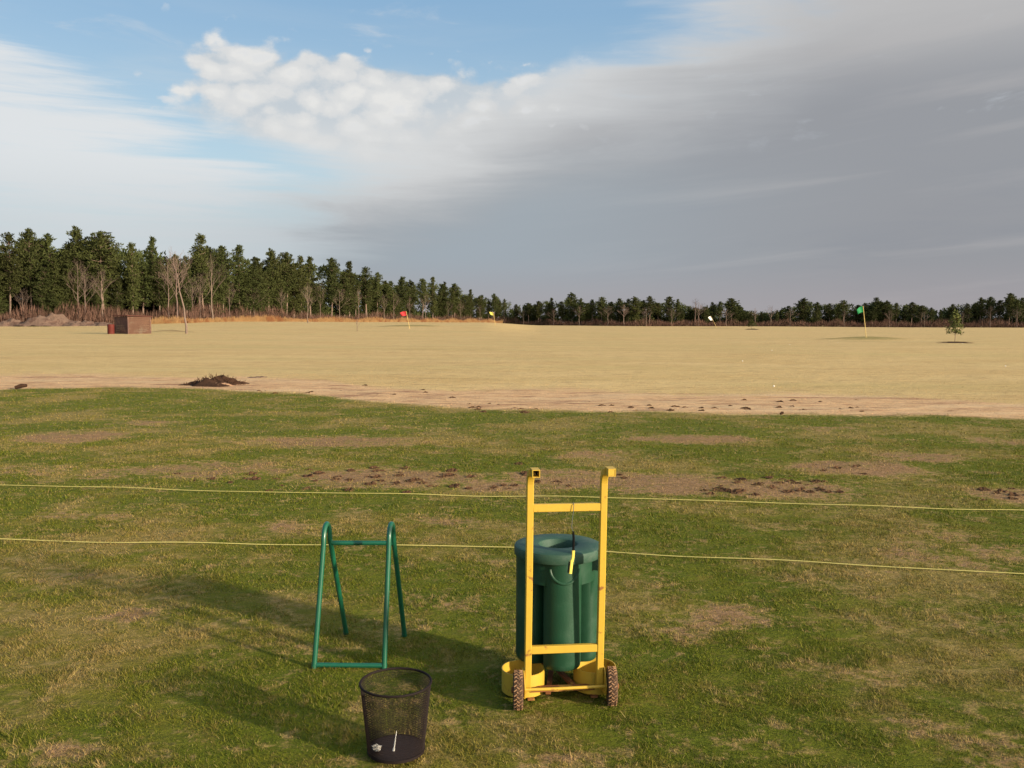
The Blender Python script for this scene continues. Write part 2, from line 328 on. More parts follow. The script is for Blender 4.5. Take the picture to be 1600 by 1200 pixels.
def turf_colour(T, vec, blade):
    """albedo of the turf: living grass, straw-coloured dead grass, clay"""
    g, so, ba, pu, mu = (T.attr(k) for k in ('green', 'soil', 'bare', 'putt', 'mulch'))
    n1 = T.noise(vec, 0.55, 5, 0.6); n2 = T.noise(vec, 2.6, 6, 0.65, 0.3); n3 = T.noise(vec, 14.0, 6, 0.7); n4 = T.noise(T.scale(vec, (0.35, 1.0, 1)), 0.33, 6, 0.6, 0.4)
    G1, G2 = (0.120, 0.130, 0.010), (0.082, 0.106, 0.007)
    living = T.mix(T.mr(n2, 0.3, 0.7), G1, G2)
    living = T.mix(T.m('MULTIPLY', T.mr(n1, 0.45, 0.62), 0.75), living, (0.185, 0.148, 0.026))
    living = T.mix(T.m('MULTIPLY', T.mr(T.noise(vec, 7.0, 8, 0.75), 0.50, 0.64), 0.55), living, (0.20, 0.142, 0.034))
    living = T.mix(T.m('MULTIPLY', T.mr(T.noise(vec, 1.3, 5, 0.6), 0.55, 0.70), 0.5), living, (0.070, 0.102, 0.007))
    dead = T.mix(T.mr(n3, 0.3, 0.7), (0.22, 0.15, 0.045), (0.34, 0.245, 0.090))
    clay = T.mix(T.mr(n3, 0.35, 0.65), (0.23, 0.118, 0.060), (0.33, 0.19, 0.105))
    clay = T.mix(T.mr(T.noise(vec, 5.0, 8, 0.75), 0.56, 0.70), clay, (0.10, 0.045, 0.024))
    # bare patches break up with noise
    b1 = T.m('ADD', T.m('MULTIPLY', ba, 1.0), T.m('MULTIPLY', T.m('SUBTRACT', n2, 0.5), 2.6))
    b1 = T.m('ADD', b1, T.m('MULTIPLY', T.m('SUBTRACT', n3, 0.5), 2.4))
    nb = T.m('ADD', T.m('MULTIPLY', T.m('SUBTRACT', n2, 0.5), 1.2), T.m('MULTIPLY', T.m('SUBTRACT', n3, 0.5), 1.2))
    tuft = T.m('ADD', n1, T.m('MULTIPLY', nb, 0.45))
    lawn = T.mix(T.m('MULTIPLY', T.mr(tuft, 0.46, 0.66), 0.62), living, dead)
    lawn = T.mix(T.m('MULTIPLY', T.mr(b1, 0.12, 0.60), 0.80), lawn, dead)
    lawn = T.mix(T.m('MULTIPLY', T.mr(b1, 0.40, 0.95), 0.25 if blade else 0.8), lawn, clay)
    # dormant field
    f0 = T.mix(T.mr(n4, 0.3, 0.7), (0.55, 0.375, 0.160), (0.62, 0.438, 0.202))
    f0 = T.mix(T.m('MULTIPLY', T.mr(T.noise(T.scale(vec, (0.6, 1.5, 1)), 1.7, 9, 0.78, 0.3), 0.49, 0.62), 0.60), f0, (0.36, 0.235, 0.10))
    f0 = T.mix(T.m('MULTIPLY', T.mr(T.noise(T.scale(vec, (0.5, 1.0, 1)), 4.0, 10, 0.8, 0.5), 0.60, 0.68), 0.75), f0, (0.17, 0.10, 0.05))
    f0 = T.mix(T.m('MULTIPLY', T.mr(T.noise(T.scale(vec, (0.25, 1.0, 1)), 0.12, 6, 0.65), 0.45, 0.66), 0.45), f0, (0.47, 0.37, 0.15))
    s0 = T.mix(T.mr(n2, 0.3, 0.7), (0.60, 0.36, 0.185), (0.69, 0.44, 0.24))
    s0 = T.mix(T.m('MULTIPLY', T.mr(T.noise(T.scale(vec, (0.35, 1.3, 1)), 2.4, 9, 0.78, 0.4), 0.50, 0.60), 0.80), s0, (0.27, 0.125, 0.07))
    s0 = T.mix(T.m('MULTIPLY', T.mr(T.noise(T.scale(vec, (0.6, 1.0, 1)), 5.5, 10, 0.8, 0.5), 0.59, 0.66), 0.85), s0, (0.09, 0.045, 0.03))
    s0 = T.mix(T.m('MULTIPLY', T.mr(n3, 0.4, 0.7), 0.35), s0, (0.48, 0.35, 0.17))
    st = T.noise(T.scale(vec, (0.12, 0.55, 1)), 1.1, 8, 0.72, 0.6)
    f0 = T.mix(T.m('MULTIPLY', T.mr(st, 0.56, 0.66), 0.55), f0, (0.40, 0.27, 0.115))
    st2 = T.noise(T.scale(vec, (0.20, 0.9, 1)), 1.5, 9, 0.78, 0.8)
    f0 = T.mix(T.m('MULTIPLY', T.mr(st2, 0.60, 0.66), 0.60), f0, (0.27, 0.16, 0.075))
    s0 = T.mix(T.m('MULTIPLY', T.mr(st2, 0.54, 0.62), 0.70), s0, (0.24, 0.115, 0.07))
    s0 = T.mix(T.m('MULTIPLY', T.mr(st, 0.50, 0.40), 0.55), s0, (0.66, 0.47, 0.27))
    sm = T.mr(T.m('ADD', so, T.m('MULTIPLY', T.m('ADD', nb, T.m('SUBTRACT', T.noise(T.scale(vec, (0.4, 1, 1)), 0.9, 6, 0.7, 0.5), 0.5)), 1.1)), 0.15, 0.75)
    f0 = T.mix(sm, f0, s0)
    gm = T.mr(T.m('ADD', g, T.m('MULTIPLY', nb, 1.0)), 0.25, 0.75)
    c = T.mix(gm, f0, lawn)
    c = T.mix(T.m('MULTIPLY', pu, 0.85), c, (0.23, 0.19, 0.065))
    c = T.mix(mu, c, (0.10, 0.055, 0.028))
    return c

def ground_material():
    m = bpy.data.materials.new('turf_ground'); m.use_nodes = True; T = NT(m.node_tree); T.n.clear()
    out = T.n.new('ShaderNodeOutputMaterial'); b = T.n.new('ShaderNodeBsdfPrincipled'); T.l.new(b.outputs[0], out.inputs[0])
    tc = T.n.new('ShaderNodeTexCoord'); O = tc.outputs['Object']
    c = turf_colour(T, O, False)
    c = T.mix(T.m('MULTIPLY', T.mr(T.noise(O, 60, 6, 0.75), 0.40, 0.68), 0.45), c, (0.03, 0.022, 0.01), 'MIX')
    T.l.new(c, b.inputs['Base Color']); b.inputs['Roughness'].default_value = 0.95; b.inputs['Specular IOR Level'].default_value = 0.1
    h = T.m('ADD', T.m('MULTIPLY', T.noise(O, 28, 6, 0.75), 0.022), T.m('MULTIPLY', T.noise(T.scale(O, (0.6, 1.2, 1)), 2.4, 6, 0.7), 0.10))
    bp = T.n.new('ShaderNodeBump'); bp.inputs['Strength'].default_value = 0.75; bp.inputs['Distance'].default_value = 1.0
    T.l.new(h, bp.inputs['Height']); T.l.new(bp.outputs[0], b.inputs['Normal'])
    return m
def blade_material():
    m = bpy.data.materials.new('grass_blades'); m.use_nodes = True; T = NT(m.node_tree); T.n.clear()
    out = T.n.new('ShaderNodeOutputMaterial'); b = T.n.new('ShaderNodeBsdfPrincipled'); T.l.new(b.outputs[0], out.inputs[0])
    tc = T.n.new('ShaderNodeTexCoord'); O = tc.outputs['Object']
    c = turf_colour(T, O, True); rn = T.attr('rnd')
    hs = T.n.new('ShaderNodeHueSaturation'); T.l.new(c, hs.inputs['Color'])
    T.l.new(T.mr(rn, 0, 1, 0.72, 1.15, False), hs.inputs['Value'])
    T.l.new(T.mr(T.m('FRACT', T.m('MULTIPLY', rn, 13.7)), 0, 1, 0.485, 0.512, False), hs.inputs['Hue'])
    dr = T.m('MULTIPLY', T.mr(T.m('FRACT', T.m('MULTIPLY', rn, 5.17)), 0.84, 0.9), 0.5)
    c2 = T.mix(dr, hs.outputs[0], (0.30, 0.22, 0.10))
    T.l.new(c2, b.inputs['Base Color']); b.inputs['Roughness'].default_value = 0.8; b.inputs['Specular IOR Level'].default_value = 0.15
    tr = T.n.new('ShaderNodeBsdfTranslucent'); T.l.new(c2, tr.inputs[0]); mx = T.n.new('ShaderNodeMixShader'); mx.inputs[0].default_value = 0.22
    T.l.new(b.outputs[0], mx.inputs[1]); T.l.new(tr.outputs[0], mx.inputs[2]); T.l.new(mx.outputs[0], out.inputs[0])
    return m

def build_ground():
    xs = [0.0]
    while xs[-1] < 2500: xs.append(xs[-1] + 0.11 + max(0, (xs[-1] - 11)) * 0.05)
    xs = np.array([-v for v in xs[:0:-1]] + xs)
    ys = [-600, -300, -150, -80, -40, -20, -10, -5, -2, 0, 1.0, 1.8]
    while ys[-1] < 3500: ys.append(ys[-1] + max(0.08, min(0.02 * ys[-1], 1e9)) if ys[-1] > 30 else ys[-1] + 0.07 + 0.004 * ys[-1])
    ys = np.array(ys)
    X, Y = np.meshgrid(xs, ys); x = X.ravel(); y = Y.ravel(); z = H(x, y)
    V = np.stack([x, y, z], 1); nx, ny = len(xs), len(ys)
    i = np.arange(nx - 1); j = np.arange(ny - 1); I, J = np.meshgrid(i, j); a = (J * nx + I).ravel()
    Fc = np.stack([a, a + 1, a + nx + 1, a + nx], 1)
    o = mk('ground', V, Fc, ground_material(), smooth=True, attrs=masks(x, y)); tag(o, kind='structure')
build_ground()

def build_grass():
    Vs, As, Rs = [], [], []
    def zone(y0, y1, dens, w, h, slope=0.66, keep=None, side=0.4):
        area = slope * (y1 ** 2 - y0 ** 2) + 2 * side * (y1 - y0); n = int(area * dens)
        y = np.sqrt(rng.random(n) * (y1 ** 2 - y0 ** 2) + y0 ** 2); x = (rng.random(n) * 2 - 1) * (y * slope + side)
        m = masks(x, y); b = m['bare'] + rng.normal(0, .12, n)
        k = rng.random(n) > np.clip(b * 0.75, 0, 0.8)
        k &= rng.random(n) > m['soil'] * 0.75; k &= m['mulch'] < 0.4
        if keep is not None: k &= keep(x, y, m)
        x, y = x[k], y[k]; n = len(x); m = {a: v[k] for a, v in m.items()}
        clump = 0.75 + 0.5 * (np.sin(x * 9.1 + 3 * np.sin(y * 5.3)) * np.sin(y * 8.3 + 2 * np.sin(x * 6.1)))
        hh = h * (0.45 + 0.75 * rng.random(n)) * clump; ang = rng.random(n) * 6.283; ww = w * (0.7 + 0.6 * rng.random(n))
        la = rng.random(n) * 6.283; ln = hh * (0.25 + 0.9 * rng.random(n))
        z = H(x, y) - 0.002; dx, dy = np.cos(ang) * ww / 2, np.sin(ang) * ww / 2
        A_ = np.stack([x - dx, y - dy, z], 1); B_ = np.stack([x + dx, y + dy, z], 1)
        C_ = np.stack([x + np.cos(la) * ln, y + np.sin(la) * ln, z + hh], 1)
        Vs.append(np.stack([A_, B_, C_], 1).reshape(-1, 3)); Rs.append(np.repeat(rng.random(n), 3))
        As.append({a: np.repeat(v, 3) for a, v in m.items()})
    zone(2.3, 4.6, 13000, 0.0040, 0.019)
    zone(4.6, 7.5, 5600, 0.0058, 0.020)
    zone(7.5, 12.5, 2000, 0.009, 0.022)
    zone(12.5, 24.0, 420, 0.016, 0.024, keep=lambda x, y, m: m['green'] > rng.random(len(x)) * .9)
    zone(2.3, 7.0, 160, 0.0045, 0.042)
    zone(7.0, 14.0, 40, 0.008, 0.045)
    zone(16.0, 34.0, 150, 0.012, 0.016, keep=lambda x, y, m: (m['green'] < 0.3) & (rng.random(len(x)) > sst(20, 34, y)))
    V = np.concatenate(Vs); at_ = {k: np.concatenate([a[k] for a in As]) for k in As[0]}; at_['rnd'] = np.concatenate(Rs)
    Fc = np.arange(len(V)).reshape(-1, 3)
    o = mk('grass', V, Fc, blade_material(), attrs=at_); tag(o, 'short patchy green and straw coloured turf grass', 'grass', kind='stuff')
build_grass()

# ------------------------------------------------------------------ materials
M_pine = material('pine_needles', (0.043, 0.050, 0.015), 0.85, 0.1, var=0.4, vscale=0.7, random_obj=0.28)
M_young = material('young_needles', (0.105, 0.115, 0.035), 0.85, 0.1, var=0.3, vscale=2)
M_bark = material('pine_bark', (0.20, 0.14, 0.11), 0.95, 0.05, var=0.3, vscale=3)
M_greybark = material('pale_bark', (0.15, 0.11, 0.088), 0.95, 0.05, var=0.3, vscale=3, random_obj=0.2)
M_twig = material('brush_twigs', (0.105, 0.060, 0.044), 0.95, 0.05, var=0.5, vscale=0.15)
M_gold = material('tall_dry_grass', (0.32, 0.19, 0.085), 0.95, 0.05, var=0.4, vscale=0.25, col2=(0.24, 0.11, 0.05), f2=(0.5, 0.6), s2=0.2)
M_soil = material('dark_soil', (0.046, 0.025, 0.016), 0.95, 0.05, var=0.5, vscale=9, bump=0.02, bscale=14)
M_divot = material('divot_soil', (0.070, 0.038, 0.021), 0.95, 0.05, var=0.5, vscale=30, bump=0.006, bscale=60)
M_spoil = material('pale_spoil', (0.15, 0.098, 0.072), 0.95, 0.05, var=0.3, vscale=0.8, bump=0.2, bscale=2, col2=(0.10, 0.06, 0.045), f2=(0.5, 0.62), s2=0.7)
M_yellow = material('chipped_yellow_paint', (0.46, 0.292, 0.030), 0.5, 0.4, var=0.10, vscale=9, col2=(0.22, 0.09, 0.025), f2=(0.59, 0.68), s2=17, bump=0.0006, bscale=60)
M_rust = material('rusty_yellow_steel', (0.19, 0.075, 0.028), 0.8, 0.2, var=0.3, vscale=15, col2=(0.36, 0.20, 0.045), f2=(0.55, 0.62), s2=14)
M_green = material('green_moulded_plastic', (0.0070, 0.043, 0.020), 0.50, 0.35, var=0.25, vscale=11, col2=(0.026, 0.066, 0.040), f2=(0.50, 0.72), s2=5, bump=0.0008, bscale=120)
M_lid = material('weathered_green_lid', (0.026, 0.066, 0.044), 0.62, 0.3, var=0.2, vscale=12, col2=(0.05, 0.085, 0.062), f2=(0.5, 0.7), s2=16, bump=0.0008, bscale=150)
M_pipe = material('glossy_green_pipe', (0.006, 0.080, 0.042), 0.33, 0.5, var=0.15, vscale=10, coat=0.2, col2=(0.02, 0.035, 0.022), f2=(0.66, 0.72), s2=25)
M_black = material('black_hole', (0.006, 0.006, 0.006), 0.9, 0.1)
M_mesh = material('dark_wire', (0.009, 0.0045, 0.004), 0.75, 0.2, metal=0.0, var=0.3, vscale=20)
M_rubber = material('tyre_rubber', (0.075, 0.046, 0.030), 0.9, 0.1, var=0.3, vscale=30)
M_lug = material('dusty_tread', (0.26, 0.15, 0.080), 0.95, 0.1, var=0.4, vscale=30, col2=(0.08, 0.045, 0.03), f2=(0.5, 0.6), s2=25)
M_rope = material('yellow_rope', (0.42, 0.37, 0.13), 0.8, 0.1, var=0.25, vscale=20)
M_wood = material('stained_wood', (0.105, 0.060, 0.050), 0.9, 0.1, var=0.3, vscale=2, col2=(0.17, 0.10, 0.07), f2=(0.5, 0.65), s2=1.2)
M_wood2 = material('sunlit_wall_wood', (0.10, 0.055, 0.038), 0.9, 0.1, var=0.3, vscale=2, col2=(0.12, 0.085, 0.06), f2=(0.5, 0.65), s2=1.0)  # warmth of the sunlit right wall is put into this colour
M_roof = material('rusty_roof', (0.075, 0.028, 0.020), 0.85, 0.2, var=0.3, vscale=2)
M_drum = material('red_drum_paint', (0.09, 0.016, 0.011), 0.7, 0.2, var=0.3, vscale=3)
M_white = material('white_plastic', (0.75, 0.72, 0.66), 0.5, 0.3, var=0.05)
M_paper = material('white_paper', (0.62, 0.58, 0.52), 0.9, 0.1, var=0.1)
M_pole = material('bamboo_pole', (0.55, 0.40, 0.14), 0.6, 0.2, var=0.15, vscale=4)
def flagmat(n, c): return material(n, c, 0.7, 0.2, var=0.12, vscale=3)

# ------------------------------------------------------------------ trees
def tri_cloud(centres, radii, per, size, flatten=0.7, updir=0.3):
    """many needle-bunch triangles scattered through clump volumes"""
    n = len(centres) * per
    C_ = np.repeat(np.array(centres), per, 0); r = np.repeat(np.array(radii), per)
    d = rng.normal(size=(n, 3)); d /= np.linalg.norm(d, axis=1)[:, None]
    rad = rng.random(n) ** 0.45 * r
    P = C_ + d * rad[:, None] * np.array([1, 1, flatten])
    a = d + rng.normal(size=(n, 3)) * 0.6; a[:, 2] += updir; a /= np.linalg.norm(a, axis=1)[:, None]
    b = np.cross(a, rng.normal(size=(n, 3))); b /= np.linalg.norm(b, axis=1)[:, None]
    s = size * (0.6 + 0.8 * rng.random(n))
    V = np.stack([P - b * (s * .28)[:, None], P + b * (s * .28)[:, None], P + a * s[:, None]], 1).reshape(-1, 3)
    return V
def make_pine(h, base, width, nb, per=40, size=0.42, top=0.5, seed=0):
    rnd = random.Random(seed); nb = int(nb * .82)
    root = empty('pine_tree', (0, 0, 0))
    mb = MB(); bend = rnd.uniform(-0.02, 0.02) * h; bend2 = rnd.uniform(-0.02, 0.02) * h
    tp = lambda f: Vector((bend * math.sin(f * 2.2), bend2 * math.sin(f * 2.6), f * h))
    mb.tube([tp(i / 10) for i in range(11)], [0.011 * h * (1 - 0.93 * i / 10) + 0.02 for i in range(11)], 7)
    cs, rs = [], []
    gap = [rnd.uniform(0, 6.28) for _ in range(3)]
    for k in range(nb):
        u = (k + rnd.random()) / nb
        f = base + (1 - base) * u
        prof = min(1.0, (0.35 + 1.2 * u)) * (1 - u ** (1.55 + top)) ** 0.8 + 0.05
        L = width * prof * rnd.choice((rnd.uniform(.35, .8), rnd.uniform(.8, 1.3))); az = k * 2.4 + rnd.uniform(-.5, .5)
        if L < 0.3: L = 0.3
        p0 = tp(f); rise = (0.05 + 0.55 * u) * L + rnd.uniform(-.25, .25)
        e = p0 + Vector((math.cos(az) * L, math.sin(az) * L, rise))
        mid = (p0 + e) / 2 + Vector((0, 0, -0.06 * L))
        mb.tube([p0, mid, e], [0.05, 0.035, 0.012], 3, cap=False)
        nc = 1 + int(L / 0.85)
        for c in range(nc):
            q = 1 - c * 0.8 / max(L, 1)
            if q < 0.25: break
            s = rnd.uniform(0.45, 1.10) * (0.62 + 0.55 * (1 - u))
            cs.append(tuple(p0.lerp(e, q) + Vector((rnd.uniform(-.35, .35), rnd.uniform(-.35, .35), rnd.uniform(-.1, .35))))); rs.append(s)
    
    for q in (1.0, .975, .95): cs.append(tuple(tp(q) + Vector((rnd.uniform(-.2, .2), rnd.uniform(-.2, .2), 0)))); rs.append(0.42)
    mb.build('trunk', M_bark, root)
    V = tri_cloud(cs, rs, per, size)
    mk('crown', V, np.arange(len(V)).reshape(-1, 3), M_pine, root)
    return root
def make_bare(h, seed, spread=0.55, lean=0.0, levels=4, name='bare_tree', mat=None, r0=0.014, start=0.35):
    rnd = random.Random(seed); root = empty(name, (0, 0, 0)); mb = MB(); tw = MB()
    N = 9; pts = []
    for i in range(N + 1):
        f = i / N; pts.append(Vector((lean * h * (f ** 1.4) + rnd.uniform(-.01, .01) * h, rnd.uniform(-.01, .01) * h, h * f * (1 - abs(lean) * .15))))
    mb.tube(pts, [r0 * h * (1 - .9 * i / N) + .01 for i in range(N + 1)], 7)
    def grow(p, d, L, r, lv):
        n = 3; q = p.copy(); P = [q.copy()]; dd = d.copy()
        for i in range(n):
            dd = (dd + Vector((rnd.uniform(-.22, .22), rnd.uniform(-.22, .22), rnd.uniform(-.02, .2)))).normalized(); q = q + dd * (L / n); P.append(q.copy())
        (mb if lv == levels else tw).tube(P, [r, r * .8, r * .6, r * .3], 4 if lv > 2 else 3, cap=False)
        if lv <= 1: return
        for k in range(rnd.randint(3, 4)):
            t = rnd.uniform(0.3, 1.0); i = min(int(t * n), n - 1); b = P[i].lerp(P[i + 1], t * n - i)
            ax = Vector((rnd.uniform(-1, 1), rnd.uniform(-1, 1), rnd.uniform(-.2, .6))).normalized()
            grow(b, (dd + ax * 0.85).normalized(), L * rnd.uniform(.45, .65), r * .5, lv - 1)
    nbr = 11
    for k in range(nbr):
        f = start + (1 - start) * (k + .5) / nbr; i = min(int(f * N), N - 1); b = pts[i].lerp(pts[i + 1], f * N - i)
        a = k * 2.4 + rnd.uniform(-.5, .5); d = Vector((math.cos(a) * spread, math.sin(a) * spread, 0.75)).normalized()
        grow(b, d, h * (0.42 * (1 - f) + .10), r0 * h * .38 * (1.15 - f) + .008, levels)
    mb.build('trunk', mat or M_greybark, root); tw.build('crown', mat or M_greybark, root)
    return root

pines = [make_pine(20, .30, 3.3, 95, seed=1), make_pine(20, .36, 2.9, 80, seed=2, top=0.2), make_pine(20, .22, 3.8, 115, seed=3, top=1.0),
         make_pine(20, .42, 3.2, 80, seed=4, top=1.4), make_pine(20, .26, 2.6, 85, seed=5), make_pine(20, .16, 3.6, 125, seed=6, top=.8),
         make_pine(20, .38, 2.5, 62, seed=7, top=0.0), make_pine(20, .48, 3.6, 66, seed=8, top=2.0), make_pine(20, .20, 3.0, 105, seed=9, top=-.3)]
bares = [make_bare(14, 11), make_bare(14, 12, .8), make_bare(14, 13, .4)]
used = set()
def place(protos, i, loc, h, rz, base_h, label, cat, group, wide=1.0):
    p = protos[i]; s = h / base_h; sc = (s * wide, s * wide, s)
    if id(p) not in used:
        used.add(id(p)); o = p; o.location = loc; o.rotation_euler = (0, 0, rz); o.scale = sc
    else: o = copy_tree(p, loc, rz, sc)
    return tag(o, label, cat, group)

DPX = [-160, 0, 150, 300, 450, 600, 700, 800, 860, 1000, 1150, 1600, 1800]
DIS = [190, 196, 205, 222, 285, 375, 450, 520, 480, 455, 470, 440, 430]
def dist(px): return float(np.interp(px, DPX, DIS))
def spot(px, Y):
    x = (px - 800) / F * Y * math.cos(PITCH) ; return x, Y
def tree_at_top(px, py, i, extra=0, wide=1.0, lab=None, cat='pine tree', grp='pines along the left edge of the field'):
    Y = dist(px) + extra; t = ray_at(px, py, Y); g = Hf(t.x, Y)
    hgt = t.z - g
    return place(pines, i, (t.x, Y, g - 0.1), hgt, random.uniform(0, 6.28), 20, lab, cat, grp, wide)
LEFT = [(-60, 366), (-25, 372), (10, 368), (46, 362), (76, 370), (100, 392), (121, 360), (160, 366), (205, 382), (238, 374), (272, 400), (290, 402), (316, 370), (346, 388), (372, 387), (398, 404), (425, 393), (446, 397), (470, 402), (484, 404), (517, 405), (545, 410), (573, 420), (590, 428), (612, 441), (628, 434), (642, 440), (660, 437), (676, 434), (695, 442), (710, 444), (735, 453), (752, 462), (772, 460), (788, 468)]
RIGHT = [(806, 476), (826, 474), (841, 471), (862, 466), (876, 472), (894, 459), (908, 467), (925, 469), (941, 465), (956, 472), (968, 467), (983, 468), (993, 465), (1006, 470), (1015, 464), (1029, 474), (1047, 464), (1059, 468), (1085, 481), (1100, 480), (1114, 473), (1126, 472), (1143, 467), (1168, 486), (1190, 488), (1215, 485), (1255, 467), (1278, 473), (1296, 475), (1318, 470), (1340, 477), (1352, 474), (1368, 466), (1386, 471), (1402, 474), (1425, 473), (1441, 478), (1456, 481), (1470, 484), (1490, 476), (1512, 475), (1533, 466), (1549, 465), (1563, 470), (1578, 459), (1598, 466), (1620, 464), (1650, 470)]
special = {121: 'tall pine with a narrow ragged top rising high above the left treeline', 316: 'pointed pine standing tallest behind the leaning bare tree'}
for k, (px, py) in enumerate(LEFT):
    i = [0, 8, 1, 3, 6, 5, 2, 7, 8, 4][k % 10]
    lab = special.get(px, 'tall dark green pine whose top breaks the skyline along the left edge of the field')
    tree_at_top(px, py, i, random.uniform(0, 5), random.uniform(.85, 1.3), lab)
for k, (px, py) in enumerate(RIGHT):
    lab = 'small dark pine in the far treeline across the field'
    if px == 894: lab = 'tallest pine of the far treeline right of the yellow flag'
    if px == 1255: lab = 'lone round topped pine rising above the low gap in the far treeline'
    tree_at_top(px, py, [3, 7, 0, 8, 1, 2, 6][k % 7], random.uniform(0, 8), random.uniform(1.15, 1.6), lab, grp='pines in the far treeline')
def skyline(px, lst): 
    a = sorted(lst); return float(np.interp(px, [p[0] for p in a], [p[1] for p in a]))
# lower pines filling the edge of the wood
for k in range(160):
    px = random.uniform(-140, 790); Y = dist(px) + random.uniform(-1, 16); g0 = 503 - 0.0
    py = skyline(px, LEFT); frac = random.uniform(0.45, 0.93); top = g0 - (g0 - py) * frac
    t = ray_at(px, top, Y); g = Hf(t.x, Y)
    place(pines, random.choice([0, 2, 4, 5, 5, 6, 8]), (t.x, Y, g - .1), t.z - g, random.uniform(0, 6.28), 20, 'mid height dark green pine filling the edge of the wood on the left', 'pine tree', 'lower pines inside the left wood', random.uniform(1.1, 1.6))
for k in range(85):
    px = random.uniform(795, 1680); Y = dist(px) + random.uniform(-2, 25)
    py = skyline(px, RIGHT); top = 508 - (508 - py) * random.uniform(0.55, 0.97)
    t = ray_at(px, top, Y); g = Hf(t.x, Y)
    place(pines, random.choice([0, 2, 4, 5, 5, 6, 8]), (t.x, Y, g - .1), t.z - g, random.uniform(0, 6.28), 20, 'low dark pine between taller ones in the far treeline', 'pine tree', 'lower pines in the far treeline', random.uniform(1.5, 2.2))
# leafless trees before and among the pines
BARE = [(35, 455, -4), (120, 412, -2), (132, 430, -4), (158, 425, -3), (262, 410, -5), (275, 405, -6), (300, 440, -3), (312, 432, -4), (330, 405, -8), (358, 445, -3), (396, 450, -3), (440, 455, -3), (500, 445, -5), (530, 455, -5), (560, 452, -6), (600, 462, -6), (615, 458, -6), (640, 466, -6), (665, 462, -6), (700, 470, -6), (720, 472, -6), (750, 478, -6),
        (818, 485, -6), (865, 484, -6), (905, 480, -6), (950, 480, -6), (975, 478, -6), (1010, 482, -6), (1050, 482, -6), (1087, 470, -4), (1092, 475, -4), (1135, 484, -6), (1180, 484, -3), (1205, 480, -3), (1235, 484, -3), (1320, 486, -6), (1390, 486, -6), (1445, 488, -6), (1505, 488, -6), (1548, 480, -6), (1590, 484, -6)]
for k, (px, py, ex) in enumerate(BARE):
    Y = dist(px) + ex; t = ray_at(px, py, Y); g = Hf(t.x, Y); lab = 'thin leafless grey tree standing against the dark pines'; grp = 'leafless trees along the treelines'
    if px == 330: lab = 'forked pale leafless tree against the left pines, right of the leaning tree'
    if px == 1087: lab = 'tall bare twiggy tree poking above the far treeline by the white flag'
    place(bares, k % 3, (t.x, Y, g - .1), t.z - g, random.uniform(0, 6.28), 14, lab, 'bare tree', grp, random.uniform(.8, 1.1) if px < 800 else 1.6)

# woodland behind the first trees, one mass
def build_wood():
    cs, rs = [], []
    for k in range(4200):
        px = random.uniform(-260, 1850); left = px < 790
        Y = dist(px) + random.uniform(14, 40); sk = skyline(px, LEFT if px < 797 else RIGHT)
        base = 503 if left else 507
        f = random.uniform(0.0, 0.86); py = base - (base - sk) * f
        t = ray_at(px, py, Y); cs.append((t.x, Y, t.z)); rs.append(random.uniform(1.0, 2.1))
    for k in range(2600):
        px = random.uniform(-260, 1850); left = px < 797; Y = dist(px) + random.uniform(10, 30); g = Hf((px - 800) / F * Y, Y)
        cs.append(((px - 800) / F * Y, Y, g + random.uniform(-.3, 4.5))); rs.append(random.uniform(1.2, 2.0))
    V = tri_cloud(cs, rs, 40, 0.95, 0.8)
    tag(mk('distant_wood', V, np.arange(len(V)).reshape(-1, 3), M_pine), 'dark mass of pine wood behind the front row of trees', 'woodland', kind='stuff')
build_wood()
# brown leafless brush and tall dry grass along the foot of the wood
def build_brush():
    n = 60000; px = rng.random(n) * 2050 - 220; Y = np.interp(px, DPX, DIS) + rng.random(n) * 12 - 7
    x = (px - 800) / F * Y; z = H(x, Y)
    top = np.interp(px, [-200, 200, 400, 800, 830, 1100, 1600, 1900], [5.0, 4.6, 4.2, 4.0, 3.4, 3.4, 4.2, 4.2])
    clump = .35 + .65 * np.abs(np.sin(x * .35 + 1.3 * np.sin(Y * .2)) * np.sin(x * .13 + 2))
    h0 = rng.random(n) * top * clump; L = 0.5 + rng.random(n) * 1.3; a = rng.random(n) * 6.283; sp = rng.random(n) * .55
    w = 0.035 + rng.random(n) * 0.05; b = a + 1.57 + rng.normal(0, .4, n)
    A_ = np.stack([x - np.cos(b) * w, Y - np.sin(b) * w, z + h0 - .2], 1); B_ = np.stack([x + np.cos(b) * w, Y + np.sin(b) * w, z + h0 - .2], 1)
    C_ = np.stack([x + np.cos(a) * sp * L, Y + np.sin(a) * sp * L, z + h0 + L], 1)
    V = np.stack([A_, B_, C_], 1).reshape(-1, 3)
    tag(mk('brush', V, np.arange(len(V)).reshape(-1, 3), M_twig), 'reddish brown leafless brush along the foot of the wood', 'brush', kind='stuff')
    n = 16000; px = 225 + rng.random(n) ** 0.8 * 560; Y = np.interp(px, DPX, DIS) - 8 - rng.random(n) * 5
    x = (px - 800) / F * Y; z = H(x, Y); clump = .45 + .55 * np.abs(np.sin(x * .9 + np.sin(Y)) * np.sin(x * .37))
    hh = (0.7 + rng.random(n) * 1.3) * clump * np.interp(px, [200, 260, 780], [.8, 1.1, 1.5]); w = .05 + rng.random(n) * .06; a = rng.random(n) * 6.283
    A_ = np.stack([x - w, Y, z - .05], 1); B_ = np.stack([x + w, Y, z - .05], 1); C_ = np.stack([x + np.cos(a) * .25 * hh, Y + np.sin(a) * .2, z + hh], 1)
    V = np.stack([A_, B_, C_], 1).reshape(-1, 3)
    tag(mk('tall_dry_grass', V, np.arange(len(V)).reshape(-1, 3), M_gold), 'golden band of tall dead grass before the left wood', 'tall grass', kind='stuff')
build_brush()

